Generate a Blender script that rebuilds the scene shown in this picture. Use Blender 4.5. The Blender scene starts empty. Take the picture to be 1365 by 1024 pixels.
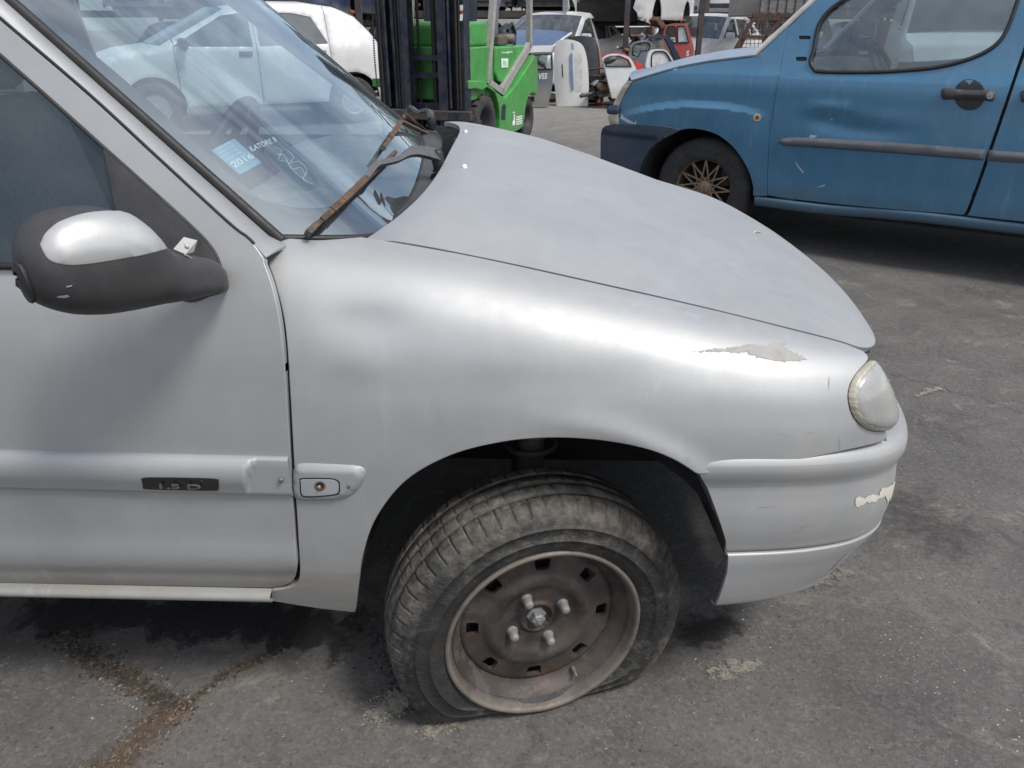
import bpy, bmesh, math, random
import numpy as np
from mathutils import Vector, Matrix
from mathutils.geometry import delaunay_2d_cdt
random.seed(7); RNG = np.random.default_rng(7)
R = math.radians
SC = bpy.context.scene
# ------------------------------------------------------------------ camera, world, sun, exposure
CAM_H, CAM_P, CAM_F = 1.20, R(25.0), 1025.0          # eye height, downward pitch, focal length in photo pixels
cam = bpy.data.cameras.new('camera'); cam.sensor_width = 36.0; cam.lens = 36.0*CAM_F/1365.0
cam.clip_start = 0.02; cam.clip_end = 600.0
cob = bpy.data.objects.new('camera', cam); SC.collection.objects.link(cob)
cob.location = (0, 0, CAM_H); cob.rotation_euler = (R(90)-CAM_P, 0, 0); SC.camera = cob
SUN_DIR = Vector((0.45, -0.34, 0.83)).normalized()     # from the scene towards the sun
sun = bpy.data.lights.new('sun', 'SUN'); sun.energy = 2.5; sun.angle = R(15.0); sun.color = (1.0, 0.965, 0.91)
sob = bpy.data.objects.new('sun', sun); SC.collection.objects.link(sob)
sob.rotation_euler = SUN_DIR.to_track_quat('Z', 'Y').to_euler(); sob.location = (3, -4, 9)
W = bpy.data.worlds.new('World'); SC.world = W; W.use_nodes = True
nt = W.node_tree; nt.nodes.clear()
def wn(t): return nt.nodes.new(t)
out = wn('ShaderNodeOutputWorld'); bg = wn('ShaderNodeBackground'); sky = wn('ShaderNodeTexSky')
sky.sky_type = 'NISHITA'; sky.sun_disc = False
sky.sun_elevation = math.asin(SUN_DIR.z); sky.sun_rotation = math.atan2(SUN_DIR.x, SUN_DIR.y)
sky.air_density = 1.0; sky.dust_density = 2.2; sky.ozone_density = 1.0
tc = wn('ShaderNodeTexCoord'); mp = wn('ShaderNodeMapping'); mp.inputs['Scale'].default_value = (1.3, 1.3, 1.9)
mp.inputs['Location'].default_value = (0.35, 0.1, 0.2)
nz = wn('ShaderNodeTexNoise'); nz.inputs['Scale'].default_value = 1.5; nz.inputs['Detail'].default_value = 7; nz.inputs['Roughness'].default_value = 0.58
nz.inputs['Distortion'].default_value = 0.2
rp = wn('ShaderNodeValToRGB'); rp.color_ramp.elements[0].position = 0.40; rp.color_ramp.elements[1].position = 0.72
rp.color_ramp.elements[1].color = (0.85, 0.85, 0.85, 1)
mx = wn('ShaderNodeMix'); mx.data_type = 'RGBA'; mx.inputs[7].default_value = (9.5, 9.4, 9.6, 1)
L = nt.links.new
L(tc.outputs['Generated'], mp.inputs['Vector']); L(mp.outputs['Vector'], nz.inputs['Vector']); L(nz.outputs['Fac'], rp.inputs['Fac'])
L(rp.outputs['Color'], mx.inputs[0]); L(sky.outputs['Color'], mx.inputs[6]); L(mx.outputs[2], bg.inputs['Color'])
bg.inputs['Strength'].default_value = 0.125; L(bg.outputs['Background'], out.inputs['Surface'])
vs = SC.view_settings; vs.view_transform = 'Standard'; vs.look = 'None'; vs.gamma = 1.0; vs.exposure = 0.32; vs.use_curve_mapping = False
SC.cycles.max_bounces = 10; SC.cycles.transparent_max_bounces = 24; SC.cycles.transmission_bounces = 8; SC.cycles.glossy_bounces = 5
SC.cycles.caustics_reflective = False; SC.cycles.caustics_refractive = False; SC.cycles.sample_clamp_indirect = 6.0

# ------------------------------------------------------------------ geometry helpers
C_F = np.array([0, math.cos(CAM_P), -math.sin(CAM_P)]); C_D = np.array([0, -math.sin(CAM_P), -math.cos(CAM_P)]); C_R = np.array([1., 0, 0])
C_O = np.array([0, 0, CAM_H])
class Frame:
    """a thing's own axes: world = origin + Rz(yaw) * local; photo pixels are surveyed into these axes to measure real sizes"""
    def __init__(s, x, y, z=0., yaw=0., flip=False):
        c, n = math.cos(yaw), math.sin(yaw); s.o = np.array([x, y, z]); s.M = np.array([[c, -n, 0], [n, c, 0], [0, 0, 1.]]); s.yaw = yaw
    def world(s, P): return np.asarray(P) @ s.M.T + s.o
    def local(s, P): return (np.asarray(P) - s.o) @ s.M
    def ray(s, px, py):
        d = C_F + (px-682.5)/CAM_F*C_R + (py-512.)/CAM_F*C_D
        return s.local(C_O), d @ s.M
    def at(s, px, py, axis, val):
        o, d = s.ray(px, py); return o + d*(val-o[axis])/d[axis]
    def proj(s, P):
        d = s.world(P) - C_O; k = d @ C_F
        return np.stack([682.5+CAM_F*(d @ C_R)/k, 512+CAM_F*(d @ C_D)/k], -1)
def link(o): SC.collection.objects.link(o); return o
def tag(o, label=None, cat=None, group=None, kind=None):
    if label: o['label'] = label
    if cat: o['category'] = cat
    if group: o['group'] = group
    if kind: o['kind'] = kind
    return o
def thing(name, label, cat, loc=(0, 0, 0), yaw=0., group=None, rot=None):
    o = link(bpy.data.objects.new(name, None)); o.empty_display_size = 0.2
    o.location = loc; o.rotation_euler = rot if rot else (0, 0, yaw)
    return tag(o, label, cat, group)
def holder(name, parent, mat4=None):
    o = link(bpy.data.objects.new(name, None)); o.parent = parent; o.empty_display_size = 0.1
    if mat4 is not None: o.matrix_local = mat4
    return o
def mesh(name, V, Fc, mat, parent=None, smooth=True, N=None, mats=None, fmat=None, label=None):
    me = bpy.data.meshes.new(name); me.from_pydata([tuple(v) for v in np.asarray(V, float).tolist()], [], [tuple(f) for f in Fc])
    if mats:
        for m in mats: me.materials.append(m)
        me.polygons.foreach_set('material_index', fmat)
    elif mat: me.materials.append(mat)
    me.polygons.foreach_set('use_smooth', [bool(smooth)]*len(me.polygons)); me.update()
    if N is not None: me.normals_split_custom_set_from_vertices([tuple(n) for n in np.asarray(N, float).tolist()])
    o = link(bpy.data.objects.new(name, me)); o.parent = parent
    if label: o['label'] = label
    return o
class MB:
    """collects shapes into one mesh"""
    def __init__(s): s.v = []; s.f = []; s.sm = []
    def add(s, V, Fc, smooth=False):
        b = len(s.v); s.v += [tuple(float(c) for c in p) for p in V]; s.f += [tuple(i+b for i in f) for f in Fc]; s.sm += [smooth]*len(Fc); return s
    def box(s, c, d, rot=None, bev=0.0):
        x, y, z = d[0]/2, d[1]/2, d[2]/2
        if bev > 0:
            b = min(bev, x*.9, y*.9, z*.9); pts = []
            bm = bmesh.new(); bmesh.ops.create_cube(bm, size=1.0)
            for v in bm.verts: v.co = Vector((v.co.x*2*x, v.co.y*2*y, v.co.z*2*z))
            bmesh.ops.bevel(bm, geom=bm.edges[:], offset=b, segments=2, profile=0.5, affect='EDGES')
            bm.verts.index_update(); V = np.array([v.co[:] for v in bm.verts]); Fc = [[v.index for v in f.verts] for f in bm.faces]; bm.free()
        else:
            V = np.array([(i, j, k) for i in (-x, x) for j in (-y, y) for k in (-z, z)])
            Fc = [(0, 1, 3, 2), (4, 6, 7, 5), (0, 4, 5, 1), (2, 3, 7, 6), (0, 2, 6, 4), (1, 5, 7, 3)]
        if rot is not None: V = V @ np.array(rot).T
        return s.add(V+np.array(c), Fc)
    def bar(s, a, b, w, h=None, up=(0, 0, 1)):
        a = np.array(a, float); b = np.array(b, float); h = h or w; d = b-a; l = np.linalg.norm(d); d /= l
        u = np.array(up, float)
        if abs(u @ d) > .98: u = np.array([1., 0, 0])
        r = np.cross(d, u); r /= np.linalg.norm(r); u = np.cross(r, d)
        return s.box((a+b)/2, (l, w, h), np.stack([d, r, u], 1))
    def tube(s, P, r, n=8, caps=True):
        P = np.array(P, float); m = len(P); T = np.gradient(P, axis=0); T /= np.linalg.norm(T, axis=1)[:, None]
        rr = np.broadcast_to(np.asarray(r, float), (m,)); u = np.array([0, 0, 1.]) if abs(T[0, 2]) < .9 else np.array([1., 0, 0])
        V = []
        for i in range(m):
            u = u-T[i]*(u @ T[i]); u /= np.linalg.norm(u); w = np.cross(T[i], u)
            for k in range(n):
                a = 2*math.pi*k/n; V.append(P[i]+rr[i]*(math.cos(a)*u+math.sin(a)*w))
        Fc = [(i*n+k, i*n+(k+1) % n, (i+1)*n+(k+1) % n, (i+1)*n+k) for i in range(m-1) for k in range(n)]
        s.add(V, Fc, True)
        if caps: s.add(V[:n], [tuple(range(n))[::-1]]); s.add(V[-n:], [tuple(range(n))])
        return s
    def lathe(s, prof, n=32, M=None, smooth=True):
        """prof: (radius, height along +Z)"""
        m = len(prof); V = np.array([(r*math.cos(2*math.pi*k/n), r*math.sin(2*math.pi*k/n), h) for r, h in prof for k in range(n)])
        if M is not None: V = V @ np.array(M)[:3, :3].T + np.array(M)[:3, 3]
        Fc = [(i*n+k, i*n+(k+1) % n, (i+1)*n+(k+1) % n, (i+1)*n+k) for i in range(m-1) for k in range(n)]
        return s.add(V, Fc, smooth)
    def prism(s, poly, a, b, axis=1, bev=0):
        """polygon in the two other axes, extruded along axis from a to b"""
        o = [i for i in range(3) if i != axis]; n = len(poly); V = []
        for h in (a, b):
            for p in poly:
                v = [0, 0, 0]; v[o[0]] = p[0]; v[o[1]] = p[1]; v[axis] = h; V.append(v)
        Fc = [(i, (i+1) % n, n+(i+1) % n, n+i) for i in range(n)]
        t, tri = cdt(np.array(poly, float), None, [])
        if len(t) == n: Fc += [tuple(f)[::-1] for f in tri]+[tuple(i+n for i in f) for f in tri]
        else: Fc += [tuple(range(n))[::-1], tuple(range(n, 2*n))]
        return s.add(V, Fc)
    def grid(s, G, smooth=True):
        G = np.asarray(G); a, b = G.shape[:2]
        return s.add(G.reshape(-1, 3), [(i*b+j, i*b+j+1, (i+1)*b+j+1, (i+1)*b+j) for i in range(a-1) for j in range(b-1)], smooth)
    def build(s, name, mat, parent=None, label=None, xf=None):
        V = np.array(s.v)
        if xf is not None: V = V @ np.array(xf)[:3, :3].T + np.array(xf)[:3, 3]
        o = mesh(name, V, s.f, mat, parent, label=label); o.data.polygons.foreach_set('use_smooth', s.sm)
        bm = bmesh.new(); bm.from_mesh(o.data); bmesh.ops.recalc_face_normals(bm, faces=bm.faces[:]); bm.to_mesh(o.data); bm.free()
        return o
def copy_tree(o, parent=None):
    c = o.copy(); SC.collection.objects.link(c); c.parent = parent
    for ch in [x for x in o.children]: copy_tree(ch, c)
    return c
def catmull(P, n=8, closed=False):
    P = np.array(P, float); m = len(P); outp = []
    rng = range(m if closed else m-1)
    for i in rng:
        p1, p2 = P[i], P[(i+1) % m]
        p0 = P[i-1] if (closed or i > 0) else 2*p1-p2
        p3 = P[(i+2) % m] if (closed or i+2 < m) else 2*p2-p1
        for k in range(n):
            t = k/n; outp.append(.5*((2*p1)+(-p0+p2)*t+(2*p0-5*p1+4*p2-p3)*t*t+(-p0+3*p1-3*p2+p3)*t**3))
    if not closed: outp.append(P[-1])
    return np.array(outp)
def segs(*parts):
    """a closed outline of smooth runs joined at corners; each run is a list of points"""
    o = []
    for i, p in enumerate(parts):
        c = catmull(p, 8) if len(p) > 2 else np.array(p, float)
        if o and np.linalg.norm(c[0]-o[-1][-1]) < 1e-6: c = c[1:]
        o.append(c)
    P = np.concatenate(o)
    if np.linalg.norm(P[0]-P[-1]) < 1e-6: P = P[:-1]
    return P
def resample(P, d, closed=True):
    P = np.asarray(P, float); Q = np.vstack([P, P[:1]]) if closed else P
    o = []
    for a, b in zip(Q[:-1], Q[1:]):
        l = np.linalg.norm(b-a); n = max(1, int(math.ceil(l/d)))
        if l < 1e-9: continue
        for k in range(n): o.append(a+(b-a)*k/n)
    if not closed: o.append(Q[-1])
    return np.array(o)
def thin(P, d):
    o = [P[0]]
    for p in P[1:]:
        if np.linalg.norm(p-o[-1]) > d: o.append(p)
    if np.linalg.norm(o[0]-o[-1]) < d*.6: o.pop()
    return np.array(o)
def inside(Q, P):
    x, y = Q[:, 0][:, None], Q[:, 1][:, None]; a = P; b = np.roll(P, -1, 0)
    c = ((a[:, 1] > y) != (b[:, 1] > y)) & (x < (b[:, 0]-a[:, 0])*(y-a[:, 1])/np.where(b[:, 1] == a[:, 1], 1e-12, b[:, 1]-a[:, 1])+a[:, 0])
    return c.sum(1) % 2 == 1
def edge_dist(Q, P):
    a = P; d = np.roll(P, -1, 0)-P; l2 = (d**2).sum(1)+1e-15; o = np.empty(len(Q))
    for i in range(0, len(Q), 4000):
        q = Q[i:i+4000]; t = np.clip(((q[:, None]-a)*d).sum(2)/l2, 0, 1); o[i:i+4000] = np.sqrt(((q[:, None]-a-t[..., None]*d)**2).sum(2)).min(1)
    return o
def cdt(P, sp, holes, extra=None):
    """triangulate polygon P (minus holes) with inner points sp apart; returns points, triangles"""
    loops = [np.asarray(P, float)]+[np.asarray(h, float) for h in holes]
    if sp:
        lo, hi = loops[0].min(0), loops[0].max(0)
        gx, gy = np.meshgrid(np.arange(lo[0], hi[0], sp), np.arange(lo[1], hi[1], sp*.87)); gx = gx+(np.arange(gx.shape[0]) % 2)[:, None]*sp/2
        Q = np.stack([gx.ravel(), gy.ravel()], 1)
        if extra is not None: Q = np.vstack([Q, extra])
        k = inside(Q, loops[0]) & (edge_dist(Q, loops[0]) > sp*.45)
        for h in loops[1:]: k &= ~inside(Q, h) & (edge_dist(Q, h) > sp*.45)
        Q = Q[k]
    else: Q = np.zeros((0, 2))
    V = np.vstack(loops+[Q]); E = []; b = 0
    for l in loops: E += [(b+i, b+(i+1) % len(l)) for i in range(len(l))]; b += len(l)
    v, e, f, ov, oe, of = delaunay_2d_cdt([Vector(p) for p in V.tolist()], E, [], 0, 1e-9)
    v = np.array([p[:] for p in v]); f = [tuple(t) for t in f if len(t) == 3]
    cen = v[np.array(f)].mean(1); k = inside(cen, loops[0])
    for h in loops[1:]: k &= ~inside(cen, h)
    f = [t for t, ok in zip(f, k) if ok]
    return v, f
def hermite(knots, x):
    """weights of a cubic through the knots (linear beyond the ends)"""
    k = np.asarray(knots, float); n = len(k); x = np.asarray(x, float); W_ = np.zeros((len(x), n)); T = np.zeros((n, n))
    for i in range(n):
        if i == 0: T[0, 0], T[0, 1] = -1/(k[1]-k[0]), 1/(k[1]-k[0])
        elif i == n-1: T[i, i-1], T[i, i] = -1/(k[i]-k[i-1]), 1/(k[i]-k[i-1])
        else:
            h0, h1 = k[i]-k[i-1], k[i+1]-k[i]; a = h1/(h0+h1)
            T[i, i-1] -= a/h0; T[i, i] += a/h0-(1-a)/h1; T[i, i+1] += (1-a)/h1
    i = np.clip(np.searchsorted(k, x)-1, 0, n-2); h = k[i+1]-k[i]; t = (x-k[i])/h; tc_ = np.clip(t, 0, 1)
    h00 = 2*tc_**3-3*tc_**2+1; h10 = tc_**3-2*tc_**2+tc_; h01 = -2*tc_**3+3*tc_**2; h11 = tc_**3-tc_**2
    r = np.arange(len(x)); W_[r, i] += h00; W_[r, i+1] += h01
    W_ += (h10*h)[:, None]*T[i]+(h11*h)[:, None]*T[i+1]
    W_ += np.where(t < 0, t*h, 0)[:, None]*T[0]+np.where(t > 1, (t-1)*h, 0)[:, None]*T[n-1]
    return W_
class Surf:
    """smooth surface through a grid of points; u, v roughly in metres; mod(P,u,v) may move points; norm side set by 'out'"""
    def __init__(s, U, V, P, fr, out=(0, -1, 0), mod=None):
        s.U = np.array(U, float); s.V = np.array(V, float); s.P = np.array(P, float); s.fr = fr; s.mod = mod; s.o = np.array(out, float)
        s.tab = None
    def pos(s, q):
        q = np.asarray(q, float); wu = hermite(s.U, q[:, 0]); wv = hermite(s.V, q[:, 1])
        p = np.einsum('ni,nj,ijk->nk', wu, wv, s.P, optimize=True)
        return s.mod(p, q) if s.mod else p
    def nrm(s, q):
        q = np.asarray(q, float); e = 1.5e-3
        a = s.pos(q+[e, 0])-s.pos(q-[e, 0]); b = s.pos(q+[0, e])-s.pos(q-[0, e]); n = np.cross(a, b); n /= np.linalg.norm(n, axis=1)[:, None]+1e-12
        c = getattr(s, 'sgn', None)
        if c is None:
            m = s.nsel(n); s.sgn = c = m
        return n*c
    def nsel(s, n): return 1.0 if (n @ s.o).mean() > 0 else -1.0
    def table(s):
        if s.tab is None:
            us = np.linspace(s.U[0], s.U[-1], 420); vs_ = np.linspace(s.V[0], s.V[-1], 160); a, b = np.meshgrid(us, vs_, indexing='ij')
            q = np.stack([a.ravel(), b.ravel()], 1); p = s.pos(q); n = s.nrm(q); w = s.fr.world(p); k = ((s.fr.local(C_O)-p)*n).sum(1) > 0
            s.tab = (q[k], s.fr.proj(p[k]), np.linalg.norm(w[k]-C_O, axis=1))
        return s.tab
    def px(s, pts, off=0.0, it=9):
        """photo pixels -> (u, v) on the surface (raised by off)"""
        pts = np.asarray(pts, float); Q, X, D_ = s.table(); q = np.empty((len(pts), 2))
        for i, p in enumerate(pts):
            d = ((X-p)**2).sum(1); q[i] = Q[np.argmin(d+D_*2.0)]
        f = lambda z: s.fr.proj(s.pos(z)+(s.nrm(z)*off if off else 0))
        e = 1e-4
        for _ in range(it):
            r = pts-f(q); a = (f(q+[e, 0])-f(q-[e, 0]))/(2*e); b = (f(q+[0, e])-f(q-[0, e]))/(2*e)
            det = a[:, 0]*b[:, 1]-a[:, 1]*b[:, 0]; det = np.where(np.abs(det) < 1e3, np.sign(det+1e-9)*1e3, det)
            st = np.stack([(r[:, 0]*b[:, 1]-r[:, 1]*b[:, 0])/det, (a[:, 0]*r[:, 1]-a[:, 1]*r[:, 0])/det], 1)
            q = q+np.clip(st, -.02, .02)
        return q
class HSurf(Surf):
    """surface y = f(x, z) in a frame; u = x, v = z; out is -y"""
    def __init__(s, f, fr, axis=1, sign=-1): s.f = f; s.fr = fr; s.sgn = 1.0; s.sign = sign
    def pos(s, q): q = np.asarray(q, float); return np.stack([q[:, 0], s.f(q[:, 0], q[:, 1]), q[:, 1]], 1)
    def nrm(s, q):
        q = np.asarray(q, float); e = 2e-3
        fx = (s.f(q[:, 0]+e, q[:, 1])-s.f(q[:, 0]-e, q[:, 1]))/(2*e); fz = (s.f(q[:, 0], q[:, 1]+e)-s.f(q[:, 0], q[:, 1]-e))/(2*e)
        n = np.stack([fx, -np.ones_like(fx), fz], 1); return n/np.linalg.norm(n, axis=1)[:, None]
    def px(s, pts, off=0.0, it=30):
        o = np.empty((len(pts), 2))
        for i, (x, y) in enumerate(pts):
            a, d = s.fr.ray(x, y); yy = 0.0
            for _ in range(it):
                k = (yy-a[1])/d[1]; p = a+d*k; yy = .5*yy+.5*(float(s.f(np.array([p[0]]), np.array([p[2]]))[0])-off)
            o[i] = (p[0], p[2])
        return o
def panel(name, sf, outl, mat, parent, sp=.013, holes=(), off=0.0, flange=.012, pillow=None, mirror=None, esp=None, label=None, nosm=False):
    """sheet cut from surface sf along an outline given in (u, v), edges turned inwards by flange"""
    per = np.linalg.norm(np.asarray(outl)-np.roll(outl, 1, 0), axis=1).sum()
    if pillow: sp = min(sp, per/12)
    esp = min(esp or sp*.6, per/22)
    P = thin(resample(outl, esp), esp*.35); H = [thin(resample(h, esp), esp*.35) for h in holes]
    v, f = cdt(P, sp, H); p = sf.pos(v); n = sf.nrm(v); h = np.full(len(v), float(off))
    if pillow:
        r, hh = pillow; d = np.minimum(edge_dist(v, P)/r, 1.0); h += hh*np.sqrt(np.maximum(0, 1-(1-d)**2))
    A = p+n*h[:, None]; Nn = n
    F_ = []
    for t in f:
        a, b, c = A[list(t)]; F_.append(t if np.cross(b-a, c-a) @ n[t[0]] > 0 else t[::-1])
    if pillow:
        Nn = np.zeros_like(A); fa = np.array(F_); cr = np.cross(A[fa[:, 1]]-A[fa[:, 0]], A[fa[:, 2]]-A[fa[:, 0]])
        for k in range(3): np.add.at(Nn, fa[:, k], cr)
        Nn /= np.linalg.norm(Nn, axis=1)[:, None]+1e-12
    V = [A]; NN = [Nn]; FF = list(F_); base = len(A)
    if flange:
        cnt = {}
        for t in F_:
            for i in range(3): cnt[(t[i], t[(i+1) % 3])] = 1
        B = [e for e in cnt if (e[1], e[0]) not in cnt]
        r = min(.0022, flange*.35)                         # small rounded edge, then the turned-in flange
        vs_ = sorted({i for e in B for i in e}); ix = {i: k for k, i in enumerate(vs_)}
        outd = np.zeros((len(vs_), 3))
        for a, b in B:
            t = A[b]-A[a]; m = np.cross(t, n[a]); m /= np.linalg.norm(m)+1e-12; outd[ix[a]] += m; outd[ix[b]] += m
        outd /= np.linalg.norm(outd, axis=1)[:, None]+1e-12
        a0, nn = A[vs_], Nn[vs_]; m = len(vs_)
        r1 = a0+outd*r*.7-nn*r*.3; r2 = a0+outd*r-nn*r; r3 = r2-nn*flange
        V += [r1, r2, r2, r3]; NN += [(outd+nn)/1.414, outd, outd, outd]
        for a, b in B:
            i, j = ix[a], ix[b]
            FF += [(b, a, base+i, base+j), (base+j, base+i, base+m+i, base+m+j), (base+2*m+j, base+2*m+i, base+3*m+i, base+3*m+j)]
    V = np.vstack(V); NN = np.vstack(NN)
    o = mesh(name, V, FF, mat, parent, N=NN, label=label)
    if mirror is not None:
        Vm = V.copy(); Vm[:, 1] = mirror-Vm[:, 1]; Nm = NN.copy(); Nm[:, 1] *= -1
        mesh(name, Vm, [t[::-1] for t in FF], mat, parent, N=Nm)
    return o
def gridsurf(name, G, mat, parent, flip=False, mirror=None, thick=0.0, label=None):
    G = np.asarray(G); a, b = G.shape[:2]; Fc = [(i*b+j, i*b+j+1, (i+1)*b+j+1, (i+1)*b+j) for i in range(a-1) for j in range(b-1)]
    if flip: Fc = [t[::-1] for t in Fc]
    V = G.reshape(-1, 3)
    if thick:
        gu = np.gradient(G, axis=0); gv = np.gradient(G, axis=1); n = np.cross(gu, gv); n /= np.linalg.norm(n, axis=2)[..., None]+1e-12
        n *= (-1 if not flip else 1); E = [(0, j) for j in range(b)]+[(i, b-1) for i in range(1, a)]+[(a-1, j) for j in range(b-2, -1, -1)]+[(i, 0) for i in range(a-2, 0, -1)]
        # n points away from the visible side once signed below
        f0 = Fc[0]; nn = np.cross(V[f0[1]]-V[f0[0]], V[f0[2]]-V[f0[0]]); sg = (-1 if nn @ n[0, 0] > 0 else 1)
        rim = np.array([G[i, j] for i, j in E]); low = np.array([G[i, j]+sg*n[i, j]*thick for i, j in E]); m = len(E); bs = len(V)
        V = np.vstack([V, rim, low]); r = [(bs+k, bs+(k+1) % m, bs+m+(k+1) % m, bs+m+k) for k in range(m)]; Fc = Fc+r
    o = mesh(name, V, Fc, mat, parent, label=label)
    if mirror is not None:
        Vm = V.copy(); Vm[:, 1] = mirror-Vm[:, 1]; mesh(name, Vm, [t[::-1] for t in Fc], mat, parent)
    return o
def rpoly(x0, y0, x1, y1, r, n=4):
    o = []
    for cx_, cy_, a0 in ((x1-r, y0+r, -90), (x1-r, y1-r, 0), (x0+r, y1-r, 90), (x0+r, y0+r, 180)):
        for k in range(n+1): a = R(a0+90*k/n); o.append((cx_+r*math.cos(a), cy_+r*math.sin(a)))
    return np.array(o)
def jag(P, d, amp, seed=1):
    q = resample(P, d); return q+np.random.default_rng(seed).normal(size=q.shape)*amp
def text_mesh(s, size, shear=0.0, ext=0.002, bold=0.0):
    c = bpy.data.curves.new('lettering', 'FONT'); c.body = s; c.size = size; c.shear = shear; c.extrude = ext; c.offset = bold; c.align_x = 'CENTER'; c.align_y = 'CENTER'; c.resolution_u = 3
    o = bpy.data.objects.new('lettering', c); link(o); dg = bpy.context.evaluated_depsgraph_get(); me = bpy.data.meshes.new_from_object(o.evaluated_get(dg))
    V = np.array([v.co[:] for v in me.vertices]); Fc = [tuple(p.vertices) for p in me.polygons]; bpy.data.objects.remove(o); bpy.data.curves.remove(c); bpy.data.meshes.remove(me)
    return V, Fc

# ------------------------------------------------------------------ materials
def srgb(r, g, b): return tuple((c/255/12.92 if c/255 <= .04045 else ((c/255+.055)/1.055)**2.4) for c in (r, g, b))
class NT:
    def __init__(s, name):
        s.m = bpy.data.materials.new(name); s.m.use_nodes = True; s.t = s.m.node_tree; s.t.nodes.clear()
        s.out = s.n('ShaderNodeOutputMaterial'); s.co = s.n('ShaderNodeTexCoord').outputs['Object']
    def n(s, t): return s.t.nodes.new(t)
    def l(s, a, b): s.t.links.new(a, b)
    def set(s, inp, v):
        if hasattr(v, 'is_linked') or hasattr(v, 'links'): s.l(v, inp)
        elif isinstance(v, (tuple, list)) and len(v) == 3 and inp.type == 'RGBA': inp.default_value = (*v, 1)
        else: inp.default_value = v
    def noise(s, scale, detail=4, rough=.55, vec=None, dist=0., stretch=None):
        n = s.n('ShaderNodeTexNoise'); n.inputs['Scale'].default_value = scale; n.inputs['Detail'].default_value = detail; n.inputs['Roughness'].default_value = rough; n.inputs['Distortion'].default_value = dist
        v = vec or s.co
        if stretch:
            mp_ = s.n('ShaderNodeMapping'); mp_.inputs['Scale'].default_value = stretch; s.l(v, mp_.inputs['Vector']); v = mp_.outputs['Vector']
        s.l(v, n.inputs['Vector']); return n.outputs['Fac']
    def vor(s, scale, feat='F1', rnd=1.0):
        n = s.n('ShaderNodeTexVoronoi'); n.feature = feat; n.inputs['Scale'].default_value = scale; n.inputs['Randomness'].default_value = rnd; s.l(s.co, n.inputs['Vector']); return n.outputs['Distance']
    def ramp(s, fac, a, b, ca=0., cb=1.):
        n = s.n('ShaderNodeMapRange'); n.clamp = True; s.set(n.inputs[0], fac); n.inputs[1].default_value = a; n.inputs[2].default_value = b; n.inputs[3].default_value = ca; n.inputs[4].default_value = cb; return n.outputs[0]
    def math(s, op, a, b=0.):
        n = s.n('ShaderNodeMath'); n.operation = op; s.set(n.inputs[0], a); s.set(n.inputs[1], b); return n.outputs[0]
    def mix(s, fac, a, b):
        n = s.n('ShaderNodeMix'); n.data_type = 'RGBA'; s.set(n.inputs[0], fac); s.set(n.inputs[6], a); s.set(n.inputs[7], b); return n.outputs[2]
    def axis(s, k):
        n = s.n('ShaderNodeSeparateXYZ'); s.l(s.co, n.inputs[0]); return n.outputs[k]
    def bump(s, h, strength=.2, dist=.01, prev=None):
        n = s.n('ShaderNodeBump'); n.inputs['Strength'].default_value = strength; n.inputs['Distance'].default_value = dist; s.l(h, n.inputs['Height'])
        if prev is not None: s.l(prev, n.inputs['Normal'])
        return n.outputs[0]
    def bsdf(s, **k):
        b = s.n('ShaderNodeBsdfPrincipled')
        for a, v in k.items():
            if v is None: continue
            s.set(b.inputs[{'base': 'Base Color', 'rough': 'Roughness', 'metal': 'Metallic', 'spec': 'Specular IOR Level', 'coat': 'Coat Weight', 'coatr': 'Coat Roughness', 'trans': 'Transmission Weight', 'ior': 'IOR', 'alpha': 'Alpha', 'norm': 'Normal', 'emit': 'Emission Color', 'es': 'Emission Strength'}[a]], v)
        return b.outputs[0]
    def done(s, sh): s.l(sh, s.out.inputs['Surface']); return s.m
def plain(name, col, rough=.5, metal=0., var=.18, scale=14., coat=0., spec=.5, bump=0., dust=None, bscale=None):
    t = NT(name); n = t.noise(scale, 5, .6); c = t.mix(t.ramp(n, .3, .7), tuple(x*(1-var) for x in col), tuple(min(1, x*(1+var)) for x in col))
    if dust:
        d = t.ramp(t.noise(scale*.45, 6, .65), .42, .72, 0, dust[3]); c = t.mix(d, c, dust[:3])
    nm = t.bump(t.noise(bscale or scale*6, 4), bump, .004) if bump else None
    return t.done(t.bsdf(base=c, rough=t.ramp(t.noise(scale*1.7, 4), .3, .7, max(0, rough-.07), min(1, rough+.1)), metal=metal, coat=coat, coatr=.08, spec=spec, norm=nm))
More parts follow.
